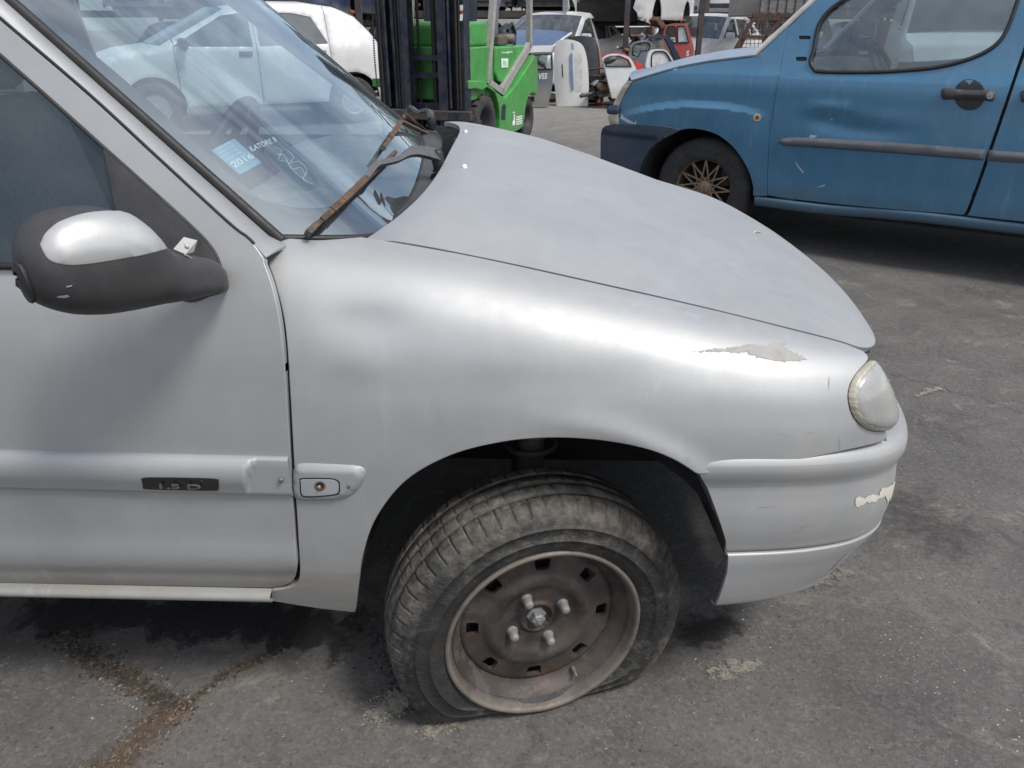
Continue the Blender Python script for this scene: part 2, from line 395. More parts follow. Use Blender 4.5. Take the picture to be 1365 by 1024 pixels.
def paint(name, col, metal=.55, rough=.36, coat=.4, dirt=(.28, .25, .2), dz=(.24, .4), dust=.12, flake=True, coatr=.12):
    """aged car paint: fine flake, dust film, road dirt low on the body"""
    t = NT(name); z = t.axis(2)
    n1 = t.noise(6, 5, .6); n2 = t.noise(42, 5, .6); n3 = t.noise(11, 6, .7, stretch=(1, 1, .35))
    c = t.mix(t.ramp(n1, .35, .65), tuple(x*.95 for x in col), tuple(min(1, x*1.05) for x in col))
    n3b = t.noise(5, 7, .72); d1 = t.math('ADD', t.ramp(n3, .45, .75, 0, dust), t.ramp(n3b, .5, .8, 0, dust*.8)); c = t.mix(d1, c, tuple(.6*a+.4*b for a, b in zip((.5, .48, .44), col)))
    lo = t.math('MULTIPLY', t.ramp(z, dz[1], dz[0]), t.ramp(t.noise(9, 6, .7, stretch=(.5, 1, 2.2)), .3, .75, .35, 1.0)); lo = t.math('MULTIPLY', lo, .8)
    c = t.mix(lo, c, dirt)
    stk = t.math('MULTIPLY', t.ramp(t.noise(30, 4, .7, stretch=(1, 1, .06)), .56, .72), t.ramp(t.noise(3.1, 4, .6), .45, .65)); c = t.mix(t.math('MULTIPLY', stk, .30), c, tuple(min(1, .35+.6*x) for x in col))
    sk2 = t.ramp(t.noise(420, 2, .5), .66, .72); c = t.mix(t.math('MULTIPLY', sk2, .22), c, (.12, .11, .10))
    sp = t.math('MULTIPLY', t.ramp(t.noise(160, 3, .5), .70, .76), t.ramp(n1, .4, .6)); c = t.mix(t.math('MULTIPLY', sp, .35), c, (.5, .47, .42))
    r = t.math('ADD', t.ramp(n2, .3, .7, rough-.03, rough+.05), t.math('MULTIPLY', lo, .35))
    m = t.math('MULTIPLY', t.math('SUBTRACT', 1.0, lo), metal)
    nm = t.bump(t.noise(1300, 2, .6), .06 if flake else 0, .0006, t.bump(t.noise(2.6, 2, .5), .05, .02))
    return t.done(t.bsdf(base=c, rough=r, metal=m, coat=coat, coatr=t.ramp(n3, .3, .7, coatr, coatr+.18), norm=nm))
def glass(name, tint=(.72, .80, .80), rough=.015, ior=.085, dirt=.10, dirtcol=(.42, .42, .40), scr=True):
    """window pane: clear, tinted, reflecting by angle, with a thin film of dust"""
    t = NT(name); ge = t.n('ShaderNodeNewGeometry'); dp = t.n('ShaderNodeVectorMath'); dp.operation = 'DOT_PRODUCT'
    t.l(ge.outputs['Incoming'], dp.inputs[0]); t.l(ge.outputs['Normal'], dp.inputs[1]); c1 = t.math('SUBTRACT', 1.0, t.math('ABSOLUTE', dp.outputs['Value']))
    fr = t.math('ADD', t.math('MULTIPLY', t.math('POWER', c1, 5.0), 1-ior), ior)     # share reflected by the two faces of the pane
    tr = t.n('ShaderNodeBsdfTransparent'); t.set(tr.inputs[0], tint); gl = t.n('ShaderNodeBsdfGlossy'); gl.inputs['Roughness'].default_value = rough; gl.inputs['Color'].default_value = (.78, .91, 1, 1)
    a = t.n('ShaderNodeMixShader'); t.l(fr, a.inputs[0]); t.l(tr.outputs[0], a.inputs[1]); t.l(gl.outputs[0], a.inputs[2])
    df = t.n('ShaderNodeBsdfDiffuse'); t.set(df.inputs[0], dirtcol)
    b = t.n('ShaderNodeMixShader'); t.set(b.inputs[0], t.ramp(t.noise(7, 6, .65), .3, .8, dirt*.4, dirt*1.6)); t.l(a.outputs[0], b.inputs[1]); t.l(df.outputs[0], b.inputs[2])
    return t.done(b.outputs[0])
# ------------------------------------------------------------------ ground
def ground_mat():
    t = NT('old_asphalt'); big = t.noise(.55, 5, .6); mid = t.noise(3.2, 7, .65, dist=.3); fine = t.noise(55, 5, .7); st = t.noise(120, 3, .6)
    y = t.axis(1)
    c = t.mix(t.ramp(mid, .3, .72), (.070, .067, .063), (.140, .133, .124))
    c = t.mix(t.ramp(big, .42, .66, 0, .55), c, (.10, .096, .091))
    c = t.mix(t.ramp(t.noise(1.3, 6, .7, dist=.8), .57, .72, 0, .75), c, (.040, .038, .037))
    c = t.mix(t.math('MULTIPLY', t.ramp(t.noise(5.5, 8, .78, dist=.6), .57, .70), .55), c, (.30, .275, .235))
    c = t.mix(t.math('MULTIPLY', t.ramp(t.noise(26, 6, .7), .64, .72), t.ramp(mid, .45, .6)), c, (.27, .25, .22))
    c = t.mix(t.math('MULTIPLY', t.ramp(st, .66, .74), .55), c, (.40, .38, .34))
    c = t.mix(t.math('MULTIPLY', t.ramp(fine, .56, .75), .4), c, (.22, .205, .19))
    c = t.mix(t.math('MULTIPLY', t.ramp(t.noise(75, 2, .5), .70, .74), .8), c, (.03, .028, .027))
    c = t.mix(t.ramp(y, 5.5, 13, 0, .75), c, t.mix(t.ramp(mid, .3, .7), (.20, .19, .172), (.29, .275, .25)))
    c = t.mix(t.math('MULTIPLY', t.math('MULTIPLY', t.ramp(t.noise(16, 6, .75, stretch=(.35, 1, 1), dist=.5), .58, .70), t.ramp(t.noise(1.7, 4, .6), .42, .6)), .6), c, (.27, .25, .225)); c = t.mix(t.math('MULTIPLY', t.ramp(t.noise(4.3, 7, .75, dist=1.0), .56, .68), .5), c, (.042, .040, .038))
    cv = t.n('ShaderNodeTexVoronoi'); cv.feature = 'DISTANCE_TO_EDGE'; cv.inputs['Scale'].default_value = .55; wv = t.n('ShaderNodeVectorMath'); wv.operation = 'ADD'; ns = t.n('ShaderNodeTexNoise'); ns.inputs['Scale'].default_value = 3.0; ns.inputs['Detail'].default_value = 5; t.l(t.co, ns.inputs['Vector']); sc = t.n('ShaderNodeVectorMath'); sc.operation = 'SCALE'; sc.inputs['Scale'].default_value = .35; t.l(ns.outputs['Color'], sc.inputs[0]); t.l(t.co, wv.inputs[0]); t.l(sc.outputs[0], wv.inputs[1]); t.l(wv.outputs[0], cv.inputs['Vector'])
    ck = t.math('MULTIPLY', t.ramp(cv.outputs['Distance'], .006, .001), t.ramp(t.noise(.9, 3), .48, .56)); c = t.mix(t.math('MULTIPLY', ck, .6), c, (.05, .042, .034))
    c = t.mix(t.math('MULTIPLY', t.ramp(t.noise(2.1, 7, .72, dist=1.2), .60, .66), .35), c, (.22, .20, .175))
    ag = t.n('ShaderNodeTexVoronoi'); ag.inputs['Scale'].default_value = 150; t.l(t.co, ag.inputs['Vector']); sg = t.n('ShaderNodeSeparateColor'); t.l(ag.outputs['Color'], sg.inputs[0]); c = t.mix(t.ramp(sg.outputs[0], .55, 1, 0, .22), c, (.21, .20, .185)); c = t.mix(t.ramp(sg.outputs[1], .6, 1, 0, .30), c, (.035, .033, .032))
    nm = t.bump(fine, .5, .005, t.bump(t.noise(240, 3, .7), .6, .0020, t.bump(mid, .35, .02)))
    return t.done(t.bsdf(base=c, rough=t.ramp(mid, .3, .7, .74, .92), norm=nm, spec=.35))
def gz(X, Y):
    X = np.asarray(X, float); Y = np.asarray(Y, float)
    Z = .006*np.sin(X*1.7+.6*Y)*np.sin(Y*1.3-.4*X)+.003*np.sin(4.1*X-2.2*Y)-.006
    k = np.clip(1-np.maximum(np.abs(X)-3, np.maximum(Y-5.5, -Y-.5))/.4, 0, 1); return Z*k-.006*(1-k)
def ground():
    xs = np.concatenate([-np.geomspace(160, 3.2, 14), np.linspace(-3, 3.4, 90), np.geomspace(3.6, 160, 14)]); ys = np.concatenate([-np.geomspace(160, 1.2, 10), np.linspace(-1, 6, 100), np.geomspace(6.3, 220, 16)])
    X, Y = np.meshgrid(xs, ys, indexing='ij')
    o = gridsurf('ground', np.stack([X, Y, gz(X, Y)], 2), ground_mat(), None); tag(o, kind='structure')
ground()

# ------------------------------------------------------------------ the silver hatchback
M_SIL = paint('silver_paint', (.400, .408, .408), metal=.54, rough=.54, coat=.04, dirt=(.16, .135, .095), dz=(.330, .350), dust=.3)
M_SILB = paint('silver_bumper_paint', (.395, .402, .402), metal=.54, rough=.54, coat=.04, dz=(.2, .3), dust=.3)
M_BLK = plain('black_plastic', (.035, .034, .036), .5, 0, .25, 20, dust=(.11, .105, .10, .35), bump=.15, bscale=500)
M_RUB = plain('black_rubber', (.018, .018, .019), .55, 0, .3, 30)
M_DARK = plain('dark_underbody', (.016, .015, .014), .9, 0, .3, 10)
M_LINER = plain('wheel_arch_plastic', (.030, .028, .026), .8, 0, .3, 12, dust=(.13, .115, .095, .7))
M_GLS = glass('windscreen_glass', (.70, .84, .87), ior=.26, dirt=.10, dirtcol=(.40, .42, .43)); M_SGL = glass('side_glass', (.74, .82, .82), ior=.075, dirt=.05, dirtcol=(.36, .36, .33))
M_FRIT = plain('glass_border', (.014, .014, .016), .6)
M_STEEL = plain('dull_steel', (.30, .30, .29), .45, .8, .2, 40)
FR = Frame(.05, 1.06, 0, R(-1.5)); CW = 1.62        # origin below the front axle on the near side; width
car = thing('silver_car', 'silver hatchback with a flat rusty front wheel and no bumper shine, nearest car', 'car', tuple(FR.o), FR.yaw)
car['label'] = 'scratched silver hatchback with a flat tyre on a rusty steel front wheel'
# near side surface: fender
tq = np.array([0, .35, .6, .78, .9, .97, 1.0]); td = np.array([0, .05, .15, .315, .54, .80, 1.0])
ST = [  # base x, y; top x, y, z
 (-.56, 0, -.56, .155, .908), (-.42, 0, -.42, .155, .906), (-.30, 0, -.30, .16, .891), (-.19, 0, -.197, .16, .875), (-.09, 0, -.094, .16, .855), (.09, 0, .091, .16, .815),
 (.28, .003, .275, .16, .773), (.42, .028, .409, .16, .740), (.54, .078, .498, .163, .7165), (.62, .142, .545, .172, .700), (.675, .215, .59, .225, .683), (.715, .31, .63, .32, .668), (.745, .48, .66, .48, .655), (.755, .81, .675, .81, .65)]
us = [0.]
for a, b in zip(ST[:-1], ST[1:]): us.append(us[-1]+math.hypot(b[0]-a[0], b[1]-a[1]))
us = np.array(us); G = []
for bx, by, tx, ty, tz in ST:
    dn = np.array([tx-bx, ty-by]); row = []
    nrm = np.array([0, 1.]) if bx < .3 else np.array([-.55, .83]) if bx < .65 else np.array([-.9, .4])
    for z, d in ((.22, .03), (.30, .010), (.38, .002), (.47, 0)): row.append((bx+nrm[0]*d, by+nrm[1]*d, z))
    for q, d in zip(tq, td): row.append((bx+dn[0]*d, by+dn[1]*d, .57+(tz-.57)*q))
    G.append(row)
G = np.array(G); vv = [0.]
for j in range(G.shape[1]-1): vv.append(vv[-1]+np.linalg.norm(G[4, j+1]-G[4, j]))
def fmod(p, q):
    x, z = p[:, 0], p[:, 2]; g = lambda cx, cz, sx, sz: np.exp(-((x-cx)/sx)**2-((z-cz)/sz)**2)
    p[:, 1] += .0045*g(-.275, .792, .055, .024)-.0035*g(-.285, .733, .05, .03)-.002*g(-.36, .79, .03, .04)+.003*g(.05, .70, .16, .03)
    a = np.hypot(x*1.04, z-.20); p[:, 1] += -.007*np.exp(-((a-.435)/.022)**2)*np.clip((x+.05)/.2, 0, 1)*np.clip((.46-x)/.1, 0, 1)
    return p
SF = Surf(us, vv, G, FR, (0, -1, 0), fmod)
AR_PX = [(932, 632), (900, 612), (860, 597), (800, 586), (735, 582.5), (670, 588), (600, 606), (540, 640), (500, 690), (482, 740), (476, 780), (472, 816)]
LAMP_PX = [(1157, 483), (1143, 497), (1134, 512), (1131, 530), (1136, 551), (1147, 566), (1163, 573), (1180, 573), (1191, 563), (1194.5, 549), (1191, 531), (1183, 510), (1172, 491), (1163, 483)]
fo = segs([(373, 317), (400, 319.5), (430, 320.5), (482, 316.5)], [(482, 316.5), (560, 329.5), (650, 346.5), (800, 379.5), (950, 413.5), (1050, 438.5), (1120, 456.5), (1151, 468.5)],
          [(1151, 468.5), (1156, 478), (1141, 497), (1132, 513), (1129.3, 531), (1134, 552), (1145.5, 567.5), (1163, 577), (1181, 577)], [(1181, 577), (1182, 588)], [(1182, 584), (1164, 591), (1100, 605), (1060, 613.5), (1000, 624), (932, 631)],
          AR_PX, [(472, 816), (420, 810), (363, 801)], [(363, 801), (363, 788)], [(363, 788), (386, 784.5), (398, 777), (401, 762), (400, 735), (394.5, 640), (388, 520), (382, 440), (369.5, 382), (356.5, 345)], [(356.5, 345), (373, 317)])
fq = SF.px(fo)
panel('fender', SF, fq, M_SIL, car, sp=.013, mirror=CW)
panel('bumper_gap', SF, SF.px(segs([(940, 627), (1000, 619), (1100, 600), (1160, 586), (1184, 576)], [(1184, 576), (1184, 592)], [(1184, 592), (1165, 601), (1100, 614), (1000, 629), (940, 634), (940, 627)])), M_RUB, car, sp=.03, off=-.010, flange=0)
# paint chip on the fender, thin edge of filler
M_CHIP = plain('grey_filler', (.31, .30, .28), .8, 0, .12, 60); M_CHIPW = plain('cream_plastic', (.50, .48, .41), .7, 0, .1, 50)
chip = [(920, 470), (945, 466), (975, 464), (1000, 459), (1020, 461), (1048, 455), (1048, 459), (1040, 462), (1055, 468), (1078, 480), (1050, 482), (1033, 481), (1012, 476), (990, 470), (960, 469)]
panel('paint_chip', SF, SF.px(jag(chip, 3, .9)), M_CHIP, car, sp=.012, off=.0006, flange=0, esp=.0015)
for a, b in (((1105, 500), (1104.5, 522)), ((1070, 577), (1091, 577)), ((1003, 560), (1030, 576)), ((1030, 576), (1060, 583)), ((1118, 581), (1120, 604)), ((598, 590), (604, 601)), ((700, 470), (712, 478))):
    w = (.55, .35); panel('scratch', SF, SF.px([a, ((a[0]+b[0])/2+w[0], (a[1]+b[1])/2+w[1]), b, ((a[0]+b[0])/2-w[0], (a[1]+b[1])/2-w[1])]), M_CHIP, car, sp=.05, off=.0005, flange=0)
# side repeater
M_REP = M_SIL; M_REPW = plain('white_lamp_base', (.27, .29, .30), .5)
rep = panel('side_repeater', SF, SF.px(segs([(392, 626), (396, 620), (406, 618), (440, 619), (470, 620.5)], [(470, 620.5), (482, 623), (487, 630), (482, 644), (472, 657), (455, 665), (437, 666.5), (405, 667)], [(405, 667), (396, 665), (391, 655), (391, 638), (392, 626)])), M_REP, car, sp=.008, off=.001, pillow=(.010, .006), flange=.004)
panel('lamp_base', SF, SF.px(segs([(401, 638), (404, 634.5), (440, 634.5), (451, 637), (454, 641), (454, 653), (449, 657), (425, 659.5), (407, 659.5), (402, 655), (401, 638)])), M_RUB, rep, sp=.02, off=.0072, flange=.002)
panel('lamp_plate', SF, SF.px(segs([(403, 639), (405, 636.5), (440, 636.5), (449, 638.5), (452, 642), (452, 651), (448, 655), (425, 657.5), (408, 657.5), (404, 654), (403, 639)])), M_REPW, rep, sp=.02, off=.0076, flange=.002)
def circle_px(cx, cy, rx, ry, n=14): return [(cx+rx*math.cos(2*math.pi*k/n), cy+ry*math.sin(2*math.pi*k/n)) for k in range(n)]
M_RUST = plain('rust_brown', (.16, .075, .035), .85, 0, .4, 60)
panel('bulb_hole', SF, SF.px(circle_px(428, 645, 7.5, 6.5)), M_RUST, rep, sp=.02, off=.0080, flange=.001)
panel('bulb_hole', SF, SF.px(circle_px(428.5, 644, 5, 4.5)), M_RUB, rep, sp=.02, off=.0084, flange=.001)
panel('bulb_contact', SF, SF.px(circle_px(427, 646.5, 3, 3)), M_STEEL, rep, sp=.02, off=.009, flange=.002, pillow=(.002, .002))
panel('screw', SF, SF.px(circle_px(466, 645.5, 3.4, 3.6)), M_STEEL, rep, sp=.02, off=.0066, flange=.002, pillow=(.002, .0015))
# headlamp
def lamp_mat():
    t = NT('lamp_lens'); x, z = t.axis(0), t.axis(2); w = t.n('ShaderNodeTexWave'); w.wave_type = 'BANDS'; w.bands_direction = 'Y'; w.inputs['Scale'].default_value = 60; w.inputs['Distortion'].default_value = 1.5; t.l(t.co, w.inputs['Vector'])
    c = t.mix(t.ramp(t.noise(18, 5), .3, .7), (.33, .335, .325), (.44, .44, .42)); c = t.mix(t.math('MULTIPLY', w.outputs['Fac'], .16), c, (.25, .25, .24))
    return t.done(t.bsdf(base=c, rough=.22, coat=.8, coatr=.06, norm=t.bump(w.outputs['Fac'], .05, .001), trans=.15))
M_LENS = lamp_mat(); M_LRIM = plain('yellowed_lamp_rim', (.40, .375, .30), .4, 0, .15, 30)
lq = SF.px(catmull(LAMP_PX, 4, True))
lc = lq.mean(0)
hl = panel('headlamp', SF, lc+(lq-lc)*1.0, M_LRIM, car, sp=.006, off=.0015, pillow=(.012, .007), flange=.02, mirror=CW)
panel('lens', SF, lc+(lq-lc)*.945, M_LENS, hl, sp=.008, off=.0045, pillow=(.05, .010), flange=.004, mirror=CW)
# bonnet
nu, nv = 70, 64; top = np.array([(s[2], s[3], s[4]) for s in ST[2:13]]); tu = us[2:13]
uu = np.linspace(tu[0], tu[-1], nu); E1 = hermite(tu, uu) @ top
fe = (uu-uu[0])/(uu[-1]-uu[0])
w = np.linspace(-1, 1, nv); HB = np.zeros((nu, nv, 3))
cr = np.interp(E1[:, 0], [-.30, -.1, .1, .3, .5, .6, .66], [.032, .040, .042, .032, .024, .014, .002])
for i in range(nu):
    x, y, z = E1[i]; bow = .085*(1-fe[i])**1.0+.03*fe[i]; half = CW/2-(y+.0032)
    if fe[i] > .8: bow = .085*(1-fe[i])+.03*fe[i]
    ww = np.sign(w)*np.abs(w); sh = (1-np.abs(ww)**2.3)
    HB[i, :, 0] = x+bow*(1-np.abs(ww)**(2+1.6*(1-fe[i]))); HB[i, :, 1] = CW/2+ww*half; HB[i, :, 2] = z+cr[i]*sh+np.interp(x, [-.3, -.04, .16, .32, .6], [.046, .040, .018, .003, -.001])*(HB[i, :, 1]-.16)/1.3
    HB[i, :, 2] -= .010*np.clip(1-(E1[i, 0]+.30)/.055, 0, 1)**1.2
fl = HB
o = gridsurf('bonnet', HB, M_SIL, car, thick=.012, flip=True)
M_WHT = plain('white_plastic', (.75, .75, .72), .4)
for px, py in ((617, 176), (618, 224)):
    d = np.abs(FR.proj(HB.reshape(-1, 3))-(px, py)).sum(1); p = HB.reshape(-1, 3)[np.argmin(d)]
    MB().lathe([(0, .007), (.004, .006), (.006, .002), (.0065, -.003)], 12).build('washer_nozzle', M_WHT, car, xf=Matrix.Translation(p))
d = np.abs(FR.proj(HB.reshape(-1, 3))-(1008, 311)).sum(1); p = HB.reshape(-1, 3)[np.argmin(d)]
MB().tube([p+(-.008, -.004, .0), p+(0, 0, .004), p+(.012, .003, .001)], .0022, 6).build('bonnet_clip', M_STEEL, car)
# nose between the lamps, grille slot
NB = np.array([HB[-1], HB[-1]+(.012, 0, -.03), HB[-1]+(.028, 0, -.08), HB[-1]+(.036, 0, -.15), HB[-1]+(.03, 0, -.22)])
NB = NB[:, 6:-6]
gridsurf('nose_panel', NB, M_SIL, car)
gb = MB()
for z in (.535, .56, .585): gb.box((.70, CW/2, z), (.03, .62, .012), bev=.003)
gb.build('grille', M_BLK, car)
# bumper
BS = [(.12, 0), (.25, -.004), (.35, .006), (.48, .042), (.58, .095), (.655, .168), (.70, .255), (.738, .40), (.757, .60), (.762, .81)]
bz = [0, 0, -.004, -.019, -.036, -.053, -.063, -.069, -.071, -.071]; lip = [0, 0, .004, .018, .035, .055, .07, .08, .085, .085]
bu = [0.]
for a, b in zip(BS[:-1], BS[1:]): bu.append(bu[-1]+math.hypot(b[0]-a[0], b[1]-a[1]))
PR = [(.590, .050), (.586, .022), (.578, .008), (.566, .001), (.553, 0), (.541, .0025), (.531, .006), (.521, .0085), (.505, .0075), (.47, .004), (.43, .005), (.402, .0095), (.3935, .011), (.3915, .018), (.3885, .018), (.3865, .0085), (.380, .0075), (.340, .0085), (.305, .011), (.280, .015), (.266, .020), (.260, .028), (.258, .042)]
BG = []
for i, (x, y) in enumerate(BS):
    j = min(i+1, len(BS)-1); k = max(i-1, 0); tx, ty = BS[j][0]-BS[k][0], BS[j][1]-BS[k][1]; l = math.hypot(tx, ty); nx, ny = -ty/l, tx/l
    BG.append([(x+nx*(d+lip[i]*np.clip((.39-z)/.11, 0, 1)), y+ny*(d+lip[i]*np.clip((.39-z)/.11, 0, 1)), z+bz[i]*(1 if z < .40 else 1.0)) for z, d in PR])
BG = np.array(BG); bv = [0.]
for j in range(len(PR)-1): bv.append(bv[-1]+np.linalg.norm(BG[3, j+1]-BG[3, j]))
SB = Surf(bu, bv, BG, FR)
edge_px = np.array([(933, 633), (945, 655), (958, 690), (968, 722), (971, 742), (969, 765), (963, 785), (954, 808)])
eq = SB.px(edge_px); eo = np.argsort(eq[:, 1]); VV = np.unique(np.concatenate([np.linspace(bv[0], bv[-1], 70), bv])); ue = np.interp(VV, eq[eo, 1], eq[eo, 0])
BGR = np.zeros((110, len(VV), 3)); e_ = np.linspace(0, 1, 110)**1.15
for k, v in enumerate(VV): BGR[:, k] = SB.pos(np.stack([ue[k]+(bu[-1]-ue[k])*e_, np.full(110, v)], 1))
bump = gridsurf('front_bumper', BGR, M_SILB, car, thick=.006); BM = BGR.copy(); BM[..., 1] = CW-BM[..., 1]
gridsurf('front_bumper', BM, M_SILB, car, flip=True)
bump['label'] = 'scraped front bumper corner with chipped cream patch'
bc = [(1139, 666), (1143, 661), (1152, 664), (1160, 659), (1170, 660), (1176, 651), (1186, 648), (1194, 640), (1201, 637), (1203, 643), (1199, 654), (1191, 657), (1188, 667), (1183, 671), (1181, 662), (1172, 664), (1165, 670), (1154, 669), (1149, 674), (1140, 675)]
panel('paint_chip', SB, SB.px(jag(bc, 2.5, .9)), M_CHIPW, bump, sp=.012, off=.0012, flange=0, esp=.0012)
bc = [(1198, 632), (1200, 625), (1205, 622), (1205, 630), (1201, 637)]
panel('paint_chip', SB, SB.px(jag(bc, 2, .6)), M_CHIPW, bump, sp=.012, off=.0012, flange=0, esp=.0012)
for a, b in (((1006, 676.5), (1039, 674)), ((1064, 703), (1090, 697)), ((1054, 710), (1072, 705)), ((1103, 764), (1130, 737))):
    panel('scratch', SB, SB.px([a, ((a[0]+b[0])/2+.4, (a[1]+b[1])/2+.7), b, ((a[0]+b[0])/2-.4, (a[1]+b[1])/2-.7)]), M_CHIP, bump, sp=.05, off=.0009, flange=0)
# near door (window frame in one piece with it), side glass, mirror
ZK = [.262, .285, .305, .332, .345, .42, .57, .68, .77, .83, .872, .91, 1.0, 1.34]; DK = [.034, .020, .012, .006, .001, 0, 0, .003, .010, .021, .035, .0495, .082, .205]
def side_y(x, z):
    x = np.asarray(x, float); z = np.asarray(z, float)
    return hermite(ZK, z.ravel()).dot(DK).reshape(z.shape)+.010*np.clip((x+1.5)/-1.4, 0, 1.2)**2-.001
SD = HSurf(side_y, FR)
seam = [(348.5, 346), (362, 384), (373, 441), (380, 520), (387, 640), (393, 735), (393.5, 760), (390, 772.5), (381, 779), (360, 783.5)]
q1 = SD.px(catmull([(330, 319), (340, 331), (350.5, 346)], 5)); q2 = SD.px(catmull(seam, 8)); q3 = SD.px([(0, 781.5)])[0]
qp = SD.px([(330, 319), (305, 301), (205, 209.5), (117, 128.5), (0, 28.5)])[::-1]; dx = qp[0]-qp[1]; dx = dx/dx[1]
ptop = qp[0]+dx*(1.325-qp[0][1]); XB = -1.47
dq = np.vstack([q1, q2[1:], [[XB, q3[1]+.001]], [[XB, 1.325]], catmull([ptop, qp[0]], 3)[:-1], qp[:-1]])
wq = SD.px(segs([(0, 74), (60, 127), (138, 197), (200, 252.5), (249, 297), (281, 330), (294, 358), (298, 388)], [(298, 388), (285, 392)]))
wl = SD.px([(0, 73.5), (138, 197)]); dd = (wl[0]-wl[1])/(wl[0]-wl[1])[1]; SILL = .879
w0 = wl[0]+dd*(1.285-wl[0][1]); hole = np.vstack([[w0], wq, [[wq[-1][0]-.03, SILL-.003]], [[XB+.09, SILL-.003]], [[XB+.09, 1.285]]])
door = panel('front_door', SD, dq, M_SIL, car, sp=.022, holes=[hole], mirror=CW, esp=.012)
def inset_poly(x0, x1): return np.array([x0, x1])
gl = np.vstack([[w0+(.004, .004)], SD.px([(0, 69), (141, 195)]), SD.px([(162, 300)]), [[SD.px([(162, 300)])[0][0], SILL-.02]], [[XB+.08, SILL-.02]], [[XB+.08, 1.292]]])
panel('side_window', SD, gl, M_SGL, car, sp=.2, off=-.007, flange=0, mirror=CW)
wt = MB(); xs_ = np.linspace(XB+.09, -.62, 12); wt.tube(np.stack([xs_, side_y(xs_, np.full(12, SILL-.004))-.004, np.full(12, SILL-.004)], 1), .006, 6)
wt.tube([np.r_[a[0], side_y(a[:1], a[1:])[0]+.001, a[1]] for a in hole[:len(wq)-8]], .0035, 6)
wt.build('window_seal', M_RUB, door)
sail = panel('mirror_sail', SD, SD.px(segs([(139.5, 198), (200, 253), (249, 297), (281, 330.5), (294.5, 358), (298, 388)], [(298, 388), (282, 393), (240, 398), (168, 330)], [(168, 330), (152, 262), (139.5, 198)])), M_BLK, door, sp=.02, off=.002, flange=.006, pillow=(.01, .003))
# door moulding strip with badge
NX = 60; xs_ = np.concatenate([np.linspace(XB+.01, -.52, 20), np.linspace(-.505, -.45, 44), np.linspace(-.448, -.409, 8)])
mz = [(.5725, .000), (.5715, .006), (.567, .011), (.556, .0165), (.540, .0185), (.527, .0165), (.518, .0125), (.510, .0115), (.504, .009), (.5015, .005), (.501, 0)]
MG = np.zeros((len(xs_), len(mz), 3))
for j, (z, o_) in enumerate(mz):
    xe = -.484+.022*((z-.50)/.072)**3
    fl_ = np.clip((xs_-xe)/.008, 0, 1); fl_ = fl_*fl_*(3-2*fl_); oo = o_*(1-fl_)+min(o_, .0075)*fl_
    zz = z+(xs_+.41)*-.012; MG[:, j] = np.stack([xs_, side_y(xs_, zz)-oo, zz], 1)
mould = gridsurf('door_moulding', MG, M_REP, door, thick=.004); mould.data.materials[0] = M_SIL
SM = HSurf(lambda x, z: side_y(x, z)-np.interp(z-(x+.41)*-.012, [m[0] for m in mz[::-1]], [m[1] for m in mz[::-1]]), FR)
M_BADGE = plain('black_badge', (.012, .012, .013), .3, 0, .3, 20, coat=.5)
bq = SM.px(segs([(190, 641), (193, 637), (240, 637), (287, 638.5), (291, 642), (291, 650), (288, 653.5), (240, 653), (195, 651.5), (191, 648), (190, 641)]))
panel('badge', SM, bq, M_BADGE, door, sp=.02, off=.0012, flange=.002)
V, Fc = text_mesh('1.5 D', 1.0, .12, .06, .015)
a = SM.px([(214, 645.5), (270, 646.5)]); wv = V[:, 0].max()-V[:, 0].min(); hv = V[:, 1].max()-V[:, 1].min()
u = a[0][0]+(V[:, 0]-V[:, 0].min())/wv*(a[1][0]-a[0][0]); zc = a[:, 1].mean(); hz = .0115; v = zc+(V[:, 1]-(V[:, 1].max()+V[:, 1].min())/2)/hv*hz
P = SM.pos(np.stack([u, v], 1)); P[:, 1] -= .0062+(V[:, 2]+.06)*.015
mesh('lettering', P, Fc, plain('dull_chrome', (.42, .41, .40), .35, .9, .15, 80), door, smooth=False)
panel('screw', SM, SM.px(circle_px(373, 644, 3.2, 3.2)), M_STEEL, door, sp=.02, off=-.005, flange=.003, pillow=(.002, .0015))
# sill below the door
xs_ = np.linspace(-2.0, -.478, 40); sp_ = [(.014, .291), (.004, .2885), (-.003, .2845), (-.0045, .279), (-.002, .2735), (.006, .268), (.022, .2655), (.07, .263)]
gridsurf('sill', np.array([[(x, y+.001, z+(x+.48)*-.004) for y, z in sp_] for x in xs_]), M_SIL, car, mirror=CW, thick=.003)
# rear quarter, roof, pillars, tailgate (mostly outside the picture)
RQ = np.vstack([[[XB-.005, .27]], [[-2.03, .27]], [(-2.385+.33*math.cos(a), .24+.33*math.sin(a)) for a in np.linspace(.05, 3.05, 16)], [[-2.88, .30]], [[-2.94, .55]], [[-2.93, .86]], catmull([(-2.86, .95), (-2.72, 1.2), (-2.62, 1.325)], 5), [[XB-.005, 1.325]]])
RH = np.array([(-1.55, .885), (-2.45, .92), (-2.60, 1.0), (-2.50, 1.26), (-2.42, 1.285), (-1.55, 1.285)])
panel('rear_quarter', SD, RQ, M_SIL, car, sp=.04, holes=[RH], mirror=CW, esp=.03)
panel('rear_side_window', SD, RH*1.0+np.array([0, 0]), M_SGL, car, sp=.3, off=-.006, flange=0, mirror=CW)
def arc_y(n=25): return np.linspace(-1, 1, n)
ww = arc_y(33)
RX = [-.93, -1.3, -1.9, -2.4, -2.62]; RZ = [1.345, 1.37, 1.372, 1.355, 1.325]
RF = np.array([[(x+.11*(1-w_**2)*(1 if i == 0 else 0), CW/2+w_*(CW/2-side_y(np.array([x]), np.array([1.325]))[0]), 1.325+(z-1.325+.018)*(1-abs(w_)**2.6)) for w_ in ww] for i, (x, z) in enumerate(zip(RX, RZ))])
